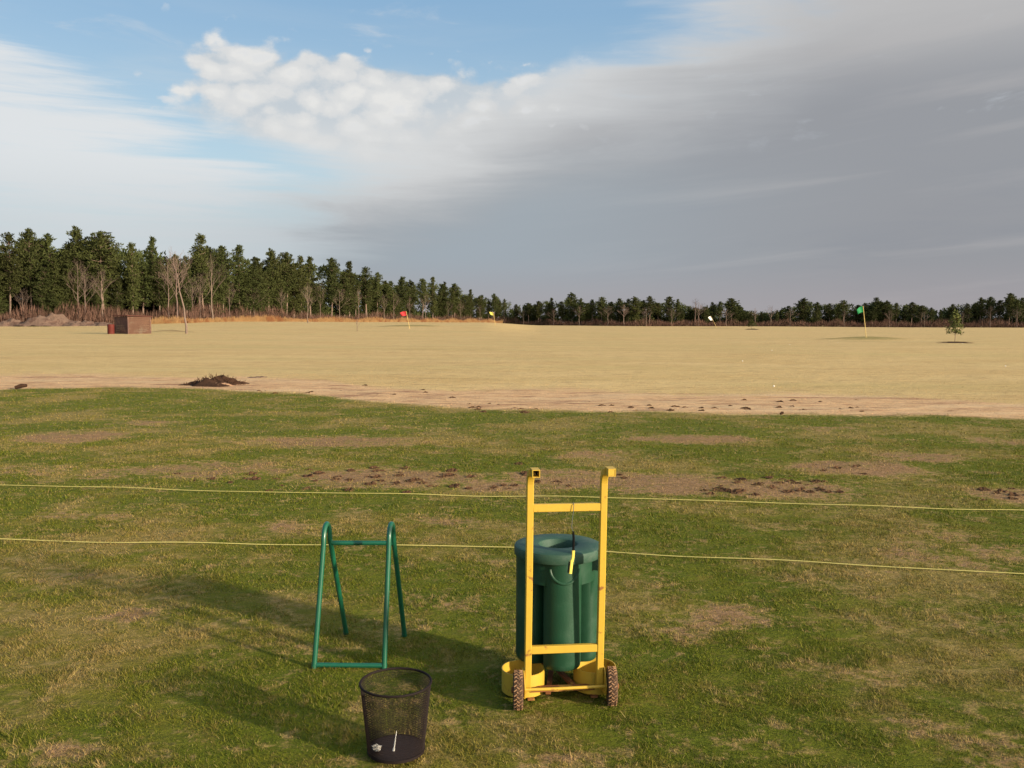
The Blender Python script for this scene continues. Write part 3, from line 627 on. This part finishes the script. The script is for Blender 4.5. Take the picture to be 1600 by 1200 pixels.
def mound(name, loc, rx, ry, h, seed, mat, n=40, m=14, rough=.35, parent=None):
    r_ = np.random.default_rng(seed); V = []; Fc = []
    ph = r_.random(8) * 6.28
    for j in range(m + 1):
        q = j / m
        for i in range(n):
            a = 6.2832 * i / n; w = 1 + rough * .5 * (math.sin(2 * a + ph[0]) + .6 * math.sin(3 * a + ph[1]) + .4 * math.sin(7 * a + ph[2]))
            x = math.cos(a) * rx * q * w; y = math.sin(a) * ry * q * w
            z = h * (1 - q ** 1.3) * (1 + rough * (math.sin(x / rx * 5 + ph[3]) * math.sin(y / ry * 4 + ph[4])) + rough * .6 * math.sin(x / rx * 13 + ph[5]) * math.cos(y / ry * 11 + ph[6])) + r_.normal(0, h * .05)
            V.append((x, y, max(z, -.02) - .015 - (0.04 if j == m else 0)))
    for j in range(m):
        for i in range(n): Fc.append((j * n + i, j * n + (i + 1) % n, (j + 1) * n + (i + 1) % n, (j + 1) * n + i))
    o = mk(name, V, Fc, mat, parent, smooth=True); o.location = loc; return o

# spoil banks at the far left foot of the wood
for k, (px, py, rx, h) in enumerate([(15, 508, 4.5, 1.3), (75, 507, 7.5, 2.2), (128, 507, 3.5, 1.2), (160, 507, 3, .8)]):
    p = at(px, py); x, Y = spot(px, 186); o = mound('spoil_bank', (x, Y, Hf(x, Y)), rx, 3, h, 30 + k, M_spoil)
    tag(o, ['low pinkish earth bank at the far left edge of the field', 'largest pinkish earth bank below the left pines', 'small pale earth bank in the middle of the left banks', 'smallest pale earth bank nearest the brown shed'][k], 'earth bank', 'earth banks at the foot of the left wood')

# leaning bare tree by the shed
lt = make_bare(9.6, 21, .6, lean=-0.16, levels=3, name='leaning_tree', r0=0.013, start=.62)
lt.location = at(292, 521.5); lt.location.z -= .1; tag(lt, 'leaning bare pale tree right of the brown shed', 'bare tree')
st = make_bare(7.0, 22, .5, levels=4, name='small_bare_tree', r0=.012, start=.3, mat=M_greybark)
st.location = at(481, 505.5); st.scale = (1.15,) * 3; tag(st, 'small reddish bare tree standing alone before the golden grass', 'bare tree')
sp_ = make_bare(1.7, 23, .5, levels=2, name='staked_sapling', r0=.02, start=.3); sp_.location = at(558, 517.5); tag(sp_, 'tiny bare sapling in the field left of the red flag', 'sapling')
def young_pine(name, loc, h, w, lab, seed, per=15, mat=None):
    root = empty(name, loc); rnd = random.Random(seed); mb = MB(); mb.tube([(0, 0, -.05), (0.02, 0, h * .5), (0, 0, h * .95)], [.03, .022, .008], 6)
    cs, rs = [], []
    for k in range(56):
        u = (k + rnd.random()) / 56; z = h * (.2 + .78 * u); L = w * (1 - u) ** .6 * rnd.uniform(.3, 1) ; a = k * 2.4
        e = (math.cos(a) * L, math.sin(a) * L, z + L * .35); mb.tube([(0, 0, z), e], [.01, .004], 3, cap=False); cs.append(e); rs.append(.14 * h / 2.2)
    mb.build('trunk', M_bark, root); V = tri_cloud(cs, rs, per, .14 * h / 2.2); mk('crown', V, np.arange(len(V)).reshape(-1, 3), mat or M_young, root)
    return tag(root, lab, 'young tree')
o = mound('mulch_ring', at(1494, 536), 1.5, 1.0, .13, 61, M_soil, rough=.3); tag(o, 'dark ring of mulch around the young tree on the right', 'mulch')
o = mound('mulch_ring', at(1175, 515), 1.7, 2.5, .28, 62, M_soil, rough=.3); tag(o, 'dark ring of mulch under the low shrub right of the white flag', 'mulch')
p = at(1492, 534); young_pine('young_tree', p, 2.8, .68, 'young green tree on a ring of dark earth at the far right of the field', 5)
p = at(1174, 514.5); young_pine('young_shrub', p, 2.2, 1.5, 'low dark green shrub on a small dark mound right of the white flag', 6, 50, M_pine)

# ------------------------------------------------------------------ shed and drum
def build_shed():
    p = at(200, 522); root = empty('shed', p, R(45 + 10))
    w, d, h = 2.95, 2.7, 2.0
    def wall(c, dim, mat, ax):
        mb = MB(); nplk = int(h / .2)
        for k in range(nplk):
            z = (k + .5) * h / nplk; off = (k % 2) * .012
            dd = (dim[0], dim[1], h / nplk - .015)
            mb.box((c[0] + (off if ax == 0 else 0), c[1] + (off if ax == 1 else 0), z), dd)
        mb.build('wall', mat, root)
    # corner nearest the viewer is at the root; the walls run away on both sides
    wall((0.04, d / 2, 0), (.07, d - .16, h), M_wood, 0)
    wall((w / 2, 0.04, 0), (w - .16, .07, h), M_wood2, 1)
    wall((w - .04, d / 2, 0), (.07, d - .16, h), M_wood, 0)
    wall((w / 2, d - .04, 0), (w - .16, .07, h), M_wood, 1)
    for x, y in ((0.04, 0.04), (w - .04, .04), (.04, d - .04), (w - .04, d - .04)):
        mb = MB(); mb.box((x, y, h / 2), (.14, .14, h), bev=.01); mb.build('corner_post', M_wood, root)
    mb = MB(); mb.box((w / 2, d / 2, h + .09), (w + .3, d + .3, .08), Matrix.Rotation(R(1.2), 3, 'Y'))
    for k in range(9): mb.box((w / 2, d * k / 8, h + .145), (w + .28, .05, .03), Matrix.Rotation(R(1.2), 3, 'Y'))
    mb.build('roof', M_roof, root)
    tag(root, 'low brown wooden shed with a flat rusty roof out in the field', 'shed')
    p = at(173.5, 522); r2 = empty('drum', p)
    mb = MB(); mb.lathe([(.36, 0), (.38, .02), (.38, .34), (.395, .36), (.38, .38), (.38, .70), (.395, .72), (.38, .74), (.38, 1.08), (.37, 1.10)], n=28); mb.build('barrel_body', M_drum, r2, True)
    mb = MB(); mb.lathe([(.37, 1.10), (.385, 1.11), (.385, 1.13), (.36, 1.13), (.36, 1.112), (0, 1.112)], n=28); mb.build('rim', M_drum, r2, True)
    tag(r2, 'rust red drum standing left of the brown shed', 'drum')
build_shed()

# ------------------------------------------------------------------ flags
def flag(px, base, tip, fw, fh, mat, lab, curl, drop=.25, Y=None):
    """pole from its base pixel to its tip pixel; cloth streams to the left"""
    b = at(px, base)
    if Y: b = ray_at(px, base, Y); b.z = Hf(b.x, b.y)
    t = ray_at(tip[0], tip[1], b.y); root = empty('golf_flag', b); d = t - b
    mb = MB(); mb.tube([(0, 0, -.1), tuple(d * .5), tuple(d)], [.036, .033, .028], 8); mb.build('pole', M_pole, root)
    mb = MB(); nx, nz = 12, 6; V = []; Fc = []
    for sgn in (0, 1):
        for i in range(nx + 1):
            for j in range(nz + 1):
                u = i / nx; v = j / nz
                x = -u * fw * (1 - .12 * v) ; z = -v * fh * (1 - .25 * u) - drop * fw * u * u - .03; y = curl * math.sin(u * 5 + v) * u + sgn * .012
                V.append(Vector((x, y, z)) + d * (1 - v * fh / max(d.z, .1)) + Vector((0, 0, v * fh)))
    n1 = (nx + 1) * (nz + 1); q = nz + 1
    for i in range(nx):
        for j in range(nz):
            a = i * q + j; Fc.append((a, a + 1, a + q + 1, a + q)); Fc.append((n1 + a, n1 + a + q, n1 + a + q + 1, n1 + a + 1))
    mk('cloth', [tuple(v) for v in V], Fc, mat, root, smooth=True)
    return tag(root, lab, 'flag', 'target flags in the field')
flag(640.5, 514.5, (634.5, 486), 1.0, .8, flagmat('red_cloth', (.40, .028, .032)), 'red flag on a pale pole in the middle distance left of centre', .18)
flag(774, 503, (770.5, 487.5), .85, .75, flagmat('yellow_cloth', (.48, .42, .08)), 'yellow flag near the foot of the far pines', .15, -.05, 190)
flag(1120, 512, (1110.5, 494), .75, 1.15, flagmat('white_cloth', (.82, .80, .76)), 'white flag on a pole leaning left before the far treeline', .12, .5)
flag(1353.5, 527, (1348.5, 478), .66, .62, flagmat('green_cloth', (.010, .17, .055)), 'green flag on a tall yellow pole at the right of the field', .10, .55)

# ------------------------------------------------------------------ earth pile, debris, balls
pp = at(338, 601); root = empty('earth_pile', pp)
o = mound('soil_heap', (0, 0, 0), .80, .55, .21, 50, M_soil, 60, 20, .5, root)
o = mound('pale_soil_slope', (.12, -.36, 0), .46, .16, .10, 51, material('pale_soil', (.30, .18, .11), .95, .05, var=.3, vscale=6, bump=.03, bscale=12), 50, 12, .4, root)
mound('low_soil_tail', (-.48, -.10, 0), .50, .24, .07, 52, M_soil, 40, 12, .5, root)
mb = MB(); rr = random.Random(3)
for k in range(150):
    a = rr.uniform(-1, 1); x = .75 * a; z = .22 * (1 - abs(a) ** 1.5) + rr.uniform(-.06, .02); y = rr.uniform(-.3, .2)
    mb.tube([(x, y, z - .03), (x + rr.uniform(-.08, .08), y + rr.uniform(-.08, .04), z + rr.uniform(.01, .09))], [.010, .003], 3)
mb.build('roots', M_soil, root)
tag(root, 'ragged dark heap of dug up earth and roots on the bare strip', 'earth pile')
o = mound('earth_spoil', at(402, 590), 0.45, .3, .05, 53, M_spoil, rough=.3); tag(o, 'thin pale spread of soil just right of the dark earth heap', 'soil')
def stick(px, py, L, lab, rz, h=.05):
    mb = MB(); mb.tube([(-L / 2, 0, h * .5), (0, .01, h * .9), (L / 2, 0, h)], [h * .4, h * .55, h * .35], 7); o = mb.build('log', M_soil, None, True)
    o.location = at(px, py); o.rotation_euler = (0, 0, rz); tag(o, lab, 'log')
stick(33, 609, .26, 'short dark log lying on the bare strip at the far left', .25, .10)
stick(1222, 649, .06, 'small dark stub on the edge of the green turf', .2, .05)
def divot_mesh(seed):
    r_ = random.Random(seed); n = 14; V = []; Fc = []
    prof = [(1.25, -.004), (1.0, .010), (.75, .007), (.45, .002), (0.02, .001)]
    ww = [1 + r_.uniform(-.35, .35) for _ in range(n)]; hh = [r_.uniform(.5, 2.2) for _ in range(n)]
    for (q, z) in prof:
        for i in range(n):
            a = 6.2832 * i / n; back = 1 + .9 * math.sin(a)
            V.append((math.cos(a) * q * .050 * ww[i], math.sin(a) * q * .050 * ww[i], .6 * z * (hh[i] * (.5 + back) if z > .003 else 1)))
    for j in range(4):
        for i in range(n): Fc.append((j * n + i, j * n + (i + 1) % n, (j + 1) * n + (i + 1) % n, (j + 1) * n + i))
    return V, Fc
dm = []
for k in range(5):
    V, Fc = divot_mesh(k); o = mk('divot', V, Fc, M_divot); dm.append(o)
fresh = set()
DIV = [((600, 747), 95, 13, 34, 'dark divot in the worn strip behind the green rack'), ((700, 742), 100, 12, 12, 'dark divot in the worn strip left of the yellow cart'), ((775, 760), 35, 7, 7, 'dark divot just left of the yellow cart handles'), ((905, 750), 60, 12, 7, 'dark divot seen through the yellow cart frame'), ((1195, 762), 78, 12, 44, 'dark divot in the dense churned patch right of the yellow cart'), ((1300, 768), 25, 4, 5, 'dark divot at the right end of the churned patch'), ((1575, 772), 32, 10, 9, 'dark divot in the worn patch at the right edge'), ((1335, 735), 50, 7, 7, 'dark divot in the upper worn patch on the right'), ((400, 750), 120, 8, 9, 'scattered dark divot on the left of the worn strip'), ((560, 765), 120, 5, 8, 'dark divot beside the farther rope'), ((1060, 636), 260, 9, 46, 'small dark clod lying on the bare clay strip'), ((600, 612), 180, 8, 14, 'small dark clod on the left half of the bare clay strip')]
for (c, rx, ry, n, lab) in DIV:
    for k in range(n):
        q = random.uniform(-1.15, 1.15), random.gauss(0, .62); p = at(c[0] + rx * q[0] * 1.1, c[1] + ry * q[1])
        i = random.randrange(5)
        if i in fresh: o = dm[i].copy(); COL.objects.link(o)
        else: o = dm[i]; fresh.add(i)
        s = random.uniform(.35, .9) * (1.25 if c[1] < 700 else 1); o.location = (p.x, p.y, p.z + .008); o.rotation_euler = (0, 0, random.uniform(-.6, .6)); o.scale = (s * 1.2, s, s)
        tag(o, lab, 'divot', 'divots: ' + lab)
bm_ = MB(); n = 14
bm_.lathe([(.0213 * math.sin(math.pi * j / 10) + 1e-7, .0213 - .0213 * math.cos(math.pi * j / 10)) for j in range(11)], n=14)
ball = bm_.build('golf_ball', M_white, None, True)
for k, (px, py, lab) in enumerate([(1209, 605, 'white golf ball on the straw field nearest the bare strip'), (1206, 548, 'distant white golf ball far out on the field left of the green flag'), (1234, 539, 'white golf ball just beyond its neighbour in the far field'), (1309, 535.5, 'white golf ball in front of the green flag mound'), (1504, 537.5, 'white golf ball at the foot of the young tree'), (1571, 573, 'white golf ball at the right edge of the field'), (1160, 565, 'white golf ball alone in the centre right of the field')]):
    o = ball if k == 0 else ball.copy()
    if k: COL.objects.link(o)
    o.location = at(px, py) + Vector((0, 0, .008)); tag(o, lab, 'golf ball', 'golf balls on the field')

# ------------------------------------------------------------------ ropes
def rope(P, lab):
    pts = []
    for px, py in P:
        q = at(px, py); pts.append(Vector((q.x, q.y, q.z + .028)))
    pts.insert(0, pts[0] + (pts[0] - pts[1]).normalized() * 3); pts.append(pts[-1] + (pts[-1] - pts[-2]).normalized() * 3)
    out = []
    for i in range(len(pts) - 1):
        n = max(2, int((pts[i + 1] - pts[i]).length / .06))
        for k in range(n):
            q = pts[i].lerp(pts[i + 1], k / n); s = len(out)
            out.append(q + Vector((0, .004 * math.sin(s * .37), .006 * math.sin(s * .23) * math.sin(s * .05 + 1))))
    mb = MB(); mb.tube(out, .0032, 6); o = mb.build('rope', M_rope, None, True); tag(o, lab, 'rope', 'ropes stretched across the turf')
rope([(-30, 847), (60, 850), (200, 853), (400, 856), (600, 857), (800, 861), (950, 868), (1100, 876), (1250, 884), (1400, 892), (1640, 905)], 'nearer pale yellow rope running behind the green rack and the bin')
rope([(-30, 762), (80, 763), (200, 767), (330, 771), (450, 774), (620, 776), (800, 780), (900, 781), (1000, 783), (1120, 787), (1250, 792), (1420, 797), (1640, 804)], 'farther pale yellow rope crossing just below the worn strip')

# ------------------------------------------------------------------ green rack
def build_rack():
    root = empty('bag_rack', (-0.75, 4.43, 0)); o = Vector((-0.75, 4.43, 0))
    tr = .0125
    def side(Fp, Bp, ap, zt):
        Fp, Bp, ap = Vector(Fp) - o, Vector(Bp) - o, Vector(ap) - o
        a1 = Vector((ap.x - .004, ap.y - .052, zt - .085)); a2 = Vector((ap.x + .004, ap.y + .058, zt - .085))
        pts = [Fp, Fp.lerp(a1, .5), a1]
        for k in range(1, 12):
            t = math.pi * k / 12; c = (a1 + a2) / 2; pts.append(Vector((c.x - math.cos(t) * (a2.x - a1.x) / 2, c.y - math.cos(t) * (a2.y - a1.y) / 2, c.z + math.sin(t) * .085)))
        pts += [a2, a2.lerp(Bp, .5), Bp]
        mb = MB(); mb.tube(pts, tr, 14); mb.build('leg', M_pipe, root, True)
        return a1, a2, Fp, Bp
    g3 = lambda a, b: (flat(a, b)[0], flat(a, b)[1], -.006)
    a1 = ray_at(510, 815, 4.275); a2 = ray_at(611, 815, 4.275)
    L = side(g3(490.5, 1044), g3(541.5, 991), (a1.x, a1.y, 0), a1.z - .012)
    Rr = side(g3(600, 1045), g3(632.5, 994), (a2.x, a2.y, 0), a2.z - .012)
    mb = MB(); q = .045; A_ = L[1].lerp(L[3], q); B_ = Rr[1].lerp(Rr[3], q); mb.tube([A_, B_], .0115, 12); mb.build('top_bar', M_pipe, root, True)
    mb = MB(); A_ = L[2].lerp(L[0], .035); B_ = Rr[2].lerp(Rr[0], .035); mb.tube([A_, B_], .0115, 12); mb.build('bottom_bar', M_pipe, root, True)
    for s in (L, Rr):
        for f, g in ((s[2], s[0]), (s[3], s[1])):
            mb = MB(); d = (g - f).normalized(); mb.tube([f + d * .004, f + d * .03], .0138, 12); mb.build('foot_cap', M_pipe, root, True)
    tag(root, 'green bent pipe rack with four legs standing on the grass', 'rack')
build_rack()

# ------------------------------------------------------------------ wire mesh basket
def build_basket():
    p = at(619, 1182); root = empty('waste_basket', (p.x, p.y, 0.0))
    rb, rtp, h, z0 = .107, .134, .262, .022
    rad = lambda z: rb + (rtp - rb) * (z - z0) / h
    mb = MB(); N = 190; seg = 10; turn = 6.2832 * 14.0 / N
    for sgn in (-1, 1):
        for k in range(N):
            P = [];
            for i in range(seg + 1):
                z = z0 + h * i / seg; a = 6.2832 * k / N + sgn * turn * i / seg; r = rad(z) + sgn * .0004; P.append((math.cos(a) * r, math.sin(a) * r, z))
            mb.tube(P, .00050, 3, cap=False)
    mb.build('mesh_wall', M_mesh, root)
    mb = MB(); n = 12
    mb.lathe([(rtp + .0045 * math.cos(6.2832 * k / n), z0 + h + .0045 * math.sin(6.2832 * k / n)) for k in range(n)], n=64, closed=True); mb.build('rim', M_mesh, root, True)
    mb = MB(); mb.lathe([(rb - .001, z0 + .002), (rb - .001, z0 + .005), (.0, z0 + .006)], n=48); mb.build('floor_plate', material('basket_floor', (.030, .016, .012), .6, .3, var=.4, vscale=25), root)
    mb = MB(); mb.lathe([(rb + .003, z0 - .004), (rb + .003, z0 + .006), (rb + .0005, z0 + .006), (rb + .0005, z0 - .004)], n=48, closed=True); mb.build('base_band', M_mesh, root, True)
    tag(root, 'dark round wire mesh wastebasket in the foreground below the green rack', 'wastebasket')
    # rubbish inside
    t = MB(); t.lathe([(.0005, 0), (.0022, .012), (.0024, .060), (.0052, .072), (.0058, .075), (.004, .0755), (0.0001, .074)], n=12)
    o = t.build('golf_tee', M_white, None, True); o.location = (p.x + .004, p.y - .014, z0 + .078); o.rotation_euler = (R(172), R(8), 0); tag(o, 'white golf tee leaning inside the wire basket', 'golf tee')
    r_ = random.Random(5); V = []; Fc = []; nn, mm = 12, 7
    for j in range(mm + 1):
        for i in range(nn):
            a = 6.2832 * i / nn; th = math.pi * j / mm; r = .014 * (1 + r_.uniform(-.35, .35))
            V.append((math.sin(th) * math.cos(a) * r * 1.3, math.sin(th) * math.sin(a) * r, math.cos(th) * r * .8))
    for j in range(mm):
        for i in range(nn): Fc.append((j * nn + i, j * nn + (i + 1) % nn, (j + 1) * nn + (i + 1) % nn, (j + 1) * nn + i))
    o = mk('crumpled_paper', V, Fc, M_paper); o.location = (p.x - .070, p.y - .035, z0 + .022); tag(o, 'crumpled white paper scrap on the floor of the wire basket', 'paper scrap')
build_basket()

# ------------------------------------------------------------------ yellow hand cart
CART = at(883, 1107); CY = R(6.5)
def build_cart():
    root = empty('hand_cart', (CART.x, CART.y, 0.0), CY)
    PX = .158; T_ = .0145; PYY = .045
    for s in (-1, 1):
        zt = 1.045; lean = -.05
        pts = [(s * PX, PYY, .06), (s * PX, PYY + lean * .5, .5), (s * PX, PYY + lean * .9, zt - .085)]
        for k in range(1, 9):
            t = math.pi / 2 * k / 8; R_ = .06; pts.append((s * PX, PYY + lean * .9 - R_ * (1 - math.cos(t)), zt - .085 + R_ * 1.15 * math.sin(t)))
        mb = MB(); mb.tube(pts, T_, square=True); mb.build('upright', M_yellow, root)
        e = Vector(pts[-1])
        # stub of square tube welded on as a grip, its open end towards the user
        mb = MB(); g = empty('unused', (0, 0, 0)); bpy.data.objects.remove(g)
        a = .016; t = .003; L = .065; c = e + Vector((.010, -L / 2 + .012, .004))
        mb.box(c + Vector((0, 0, a - t / 2)), (2 * a, L, t)); mb.box(c - Vector((0, 0, a - t / 2)), (2 * a, L, t))
        mb.box(c + Vector((a - t / 2, 0, 0)), (t, L, 2 * a - 2 * t)); mb.box(c - Vector((a - t / 2, 0, 0)), (t, L, 2 * a - 2 * t))
        gr = mb.build('grip', M_yellow, root)
        mb = MB()
        if s > 0: mb.box(c + Vector((0, -L / 2 + .004, 0)), (2 * a - 2 * t - .001, .004, 2 * a - 2 * t - .001)); mb.build('end_plug', M_yellow, gr)
        else: mb.box(c + Vector((0, L / 2 - .010, 0)), (2 * a - 2 * t - .001, .004, 2 * a - 2 * t - .001)); mb.build('inside_shade', M_black, gr)  # black plate stands for the shade inside the open tube
        # side plate that carries the axle
        V = []
        for x in (s * (PX + .0165), s * (PX + .0205)):
            V += [(x, PYY - .02, .155), (x, PYY + .02, .155), (x, PYY + .055, .10), (x, PYY + .05, .03), (x, -.01, .045), (x, -.022, .09), (x, .0, .13)]
        Fc = [tuple(range(7)), tuple(range(13, 6, -1))] + [(i, i + 7, (i + 1) % 7 + 7, (i + 1) % 7) for i in range(7)]
        mk('axle_plate', V, Fc, M_yellow, root)
        # wheel
        wx = s * (PX + .046); wr = .082; wh = empty('wheel', (wx, 0, wr), 0); wh.parent = root
        wh.rotation_euler = (0, 0, R(-7 if s < 0 else -9) * 1)
        mb = MB(); prof = [(.048, -.018), (.059, -.022), (.070, -.0215), (.0765, -.017), (.079, -.008), (.0795, 0), (.079, .008), (.0765, .017), (.070, .0215), (.059, .022), (.048, .018)]
        mb.lathe(prof, n=40, axis='x', closed=True); ty = mb.build('tyre', M_rubber, wh, True)
        mb = MB(); NL = 26
        for k in range(NL):
            for row, (xx, sl) in enumerate(((-.0115, .6), (0, -.6), (.0115, .6))):
                a_ = 6.2832 * (k + .5 * (row % 2)) / NL; rr_ = .0793 if row == 1 else .0783
                rot = Matrix.Rotation(a_, 3, 'X') @ Matrix.Rotation(sl, 3, 'Z')
                cpos = Matrix.Rotation(a_, 3, 'X') @ Vector((xx, 0, rr_))
                mb.box(cpos, (.0135, .0048, .006), rot)
        mb.build('tread_lugs', M_lug, ty)
        mb = MB(); mb.lathe([(.012, -.022), (.030, -.012), (.044, -.014), (.049, -.018), (.049, .018), (.044, .014), (.030, .012), (.012, .022)], n=28, axis='x'); mb.build('rim', M_rust, wh, True)
        mb = MB(); mb.lathe([(.008, -.030), (.013, -.028), (.013, .028), (.008, .030)], n=16, axis='x'); mb.build('hub', M_rust, wh, True)
    for z, y in ((.868, PYY - .043), (.243, PYY - .012)):
        mb = MB(); mb.box((0, y, z), (2 * PX - 2 * T_ - .001, .022, .033), bev=.002); mb.build('crossbar', M_yellow, root)
    mb = MB(); mb.tube([(-PX - .052, 0, .082), (-.05, -.001, .0805), (PX + .052, 0, .082)], .0068, 12); mb.build('axle', M_yellow, root, True)
    mb = MB(); y0 = PYY + .02
    mb.box((0, y0 + .015, .048), (2 * PX - 2 * T_, .022, .022), bev=.002)
    mb.box((-.035, y0 + .14, .030), (.022, .26, .014), Matrix.Rotation(R(-12), 3, 'Z')); mb.box((.035, y0 + .14, .0455), (.022, .26, .014), Matrix.Rotation(R(12), 3, 'Z'))
    mb.box((0, y0 + .275, .062), (.30, .022, .014))
    for s in (-1, 1): mb.box((s * .14, y0 + .12, .012), (.03, .26, .008))
    mb.build('base_frame', M_rust, root)
    # two round yellow pans at the foot
    for s in (-1, 1):
        mb = MB(); r = .0955; h = .098
        mb.lathe([(r, 0.0), (r, h), (r - .004, h), (r - .004, .006), (0.0005, .006)], c=(s * .162, .166, .014), n=48); pn = mb.build('round_pan', M_yellow, root, True)
    tag(root, 'yellow two wheeled hand cart with round pans at its foot', 'hand cart')
    return root
build_cart()

# ------------------------------------------------------------------ green bin on the cart
def build_bin():
    off = Matrix.Rotation(CY, 3, 'Z') @ Vector((.0, .275, 0)); bc = ray_at(872, 850, 3.985)
    root = empty('litter_bin', (bc.x, 3.985, .113), CY); Hh = .643 - .113
    c, r = .098, .0935
    def lobes(a, z):
        best = .0
        for k in range(4):
            ph = a - (math.pi / 2 * k - math.pi / 2) ; ph = (ph + math.pi) % (2 * math.pi) - math.pi
            if abs(ph) < 1.2:
                q = r * r - (c * math.sin(ph)) ** 2
                if q > 0 and math.cos(ph) > 0: best = max(best, c * math.cos(ph) + math.sqrt(q))
        best = max(best, .105)
        gph = ((a + math.pi / 4) % (math.pi / 2)) ; gph = min(gph, math.pi / 2 - gph); best *= 1 - .34 * math.exp(-(gph / .13) ** 2)
        kk = min(1, max(0, (z - (Hh - .155)) / .006)); return (best * (1 - kk) + max(best, .172) * kk) / .19
    mb = MB(); prof = [(.0, 0), (.155, 0), (.178, .004), (.186, .014)] + [(.19, z) for z in (.03, .1, .2, .3, Hh - .156, Hh - .152, Hh - .148, Hh - .1)] + [(.19, Hh - .030), (.16, Hh - .030), (.12, Hh - .030), (.118, Hh - .2), (.0, Hh - .2)]
    mb.lathe(prof, n=144, rf=lambda a, z: lobes(a, z)); body = mb.build('bin_body', M_green, root, True)
    # lid: thick ring with a funnel mouth
    mb = MB(); lz = Hh - .048
    prof = [(.188, lz), (.196, lz + .001), (.1995, lz + .006), (.2005, lz + .036), (.197, lz + .045), (.188, lz + .049), (.15, lz + .0505), (.094, lz + .051), (.088, lz + .048), (.083, lz + .036), (.079, lz + .004), (.078, lz - .02), (.083, lz - .02), (.09, lz)]
    mb.lathe(prof, n=96, closed=True)
    lid = mb.build('lid', M_lid, root, True)
    # moulded hand hold under the lid on the front lobe
    mb = MB(); P = []
    for k in range(17):
        t = math.pi * k / 16; xx = -.062 * math.cos(t); yy = -c - math.sqrt(max(r * r - xx * xx, 0)) ; P.append((xx, yy + .001, lz - .022 - .062 * math.sin(t)))
    mb.tube(P, .0065, 8); mb.build('hand_hold_lip', M_green, body, True)
    # wedge bracket that clips the lid down
    V = []; Fc = []; n = 16
    for k in range(n + 1):
        a = R(-37 + 45 * k / n)
        for rr in (.1725, .2025):
            for z in (lz - .048, lz + .044): V.append((math.cos(a) * rr, math.sin(a) * rr, z))
    for k in range(n):
        b = k * 4
        for f in ((0, 1, 5, 4), (2, 6, 7, 3), (0, 4, 6, 2), (1, 3, 7, 5)): Fc.append(tuple(b + q for q in f))
    Fc += [(0, 2, 3, 1), (n * 4, n * 4 + 1, n * 4 + 3, n * 4 + 2)]
    mk('lid_flap', V, Fc, M_lid, lid)
    tag(root, 'round green lobed plastic litter bin with a holed lid standing on the cart', 'litter bin')
build_bin()

# ------------------------------------------------------------------ brush hanging from the cart
def build_brush_tool():
    Rm = Matrix.Rotation(CY, 3, 'Z'); b = Vector((CART.x, CART.y, 0)) + Rm @ Vector((.026, -.012, 0))
    root = empty('club_brush', (b.x, b.y, .885), CY)
    mb = MB(); mb.tube([(.001, .030, -.004), (.002, .012, .003), (.001, -.004, -.004), (-.001, -.006, -.03), (-.006, -.006, -.07), (-.008, -.007, -.10), (-.001, -.007, -.118)], .0013, 6, cap=True); mb.build('string', material('grey_string', (.10, .11, .11), .9, .1), root)
    mb = MB(); mb.tube([(-.001, -.007, -.116), (.001, -.007, -.15), (.000, -.008, -.20)], [.0045, .0055, .005], 8, square=False); mb.build('handle', M_black, root, True)
    mb = MB(); mb.tube([(.000, -.008, -.197), (-.001, -.008, -.225), (-.006, -.008, -.245)], [.006, .0055, .006], 8, square=True)
    mb.box((-.010, -.008, -.268), (.014, .012, .058), Matrix.Rotation(R(6), 3, 'Y'), bev=.003); mb.build('brush_head', material('pale_yellow_plastic', (.62, .50, .09), .45, .4), root)
    mb = MB(); mb.box((-.0175, -.006, -.270), (.007, .012, .046), Matrix.Rotation(R(6), 3, 'Y')); mb.build('bristles', M_black, root)
    tag(root, 'small yellow and black brush hanging on a string from the cart crossbar', 'brush')
build_brush_tool()
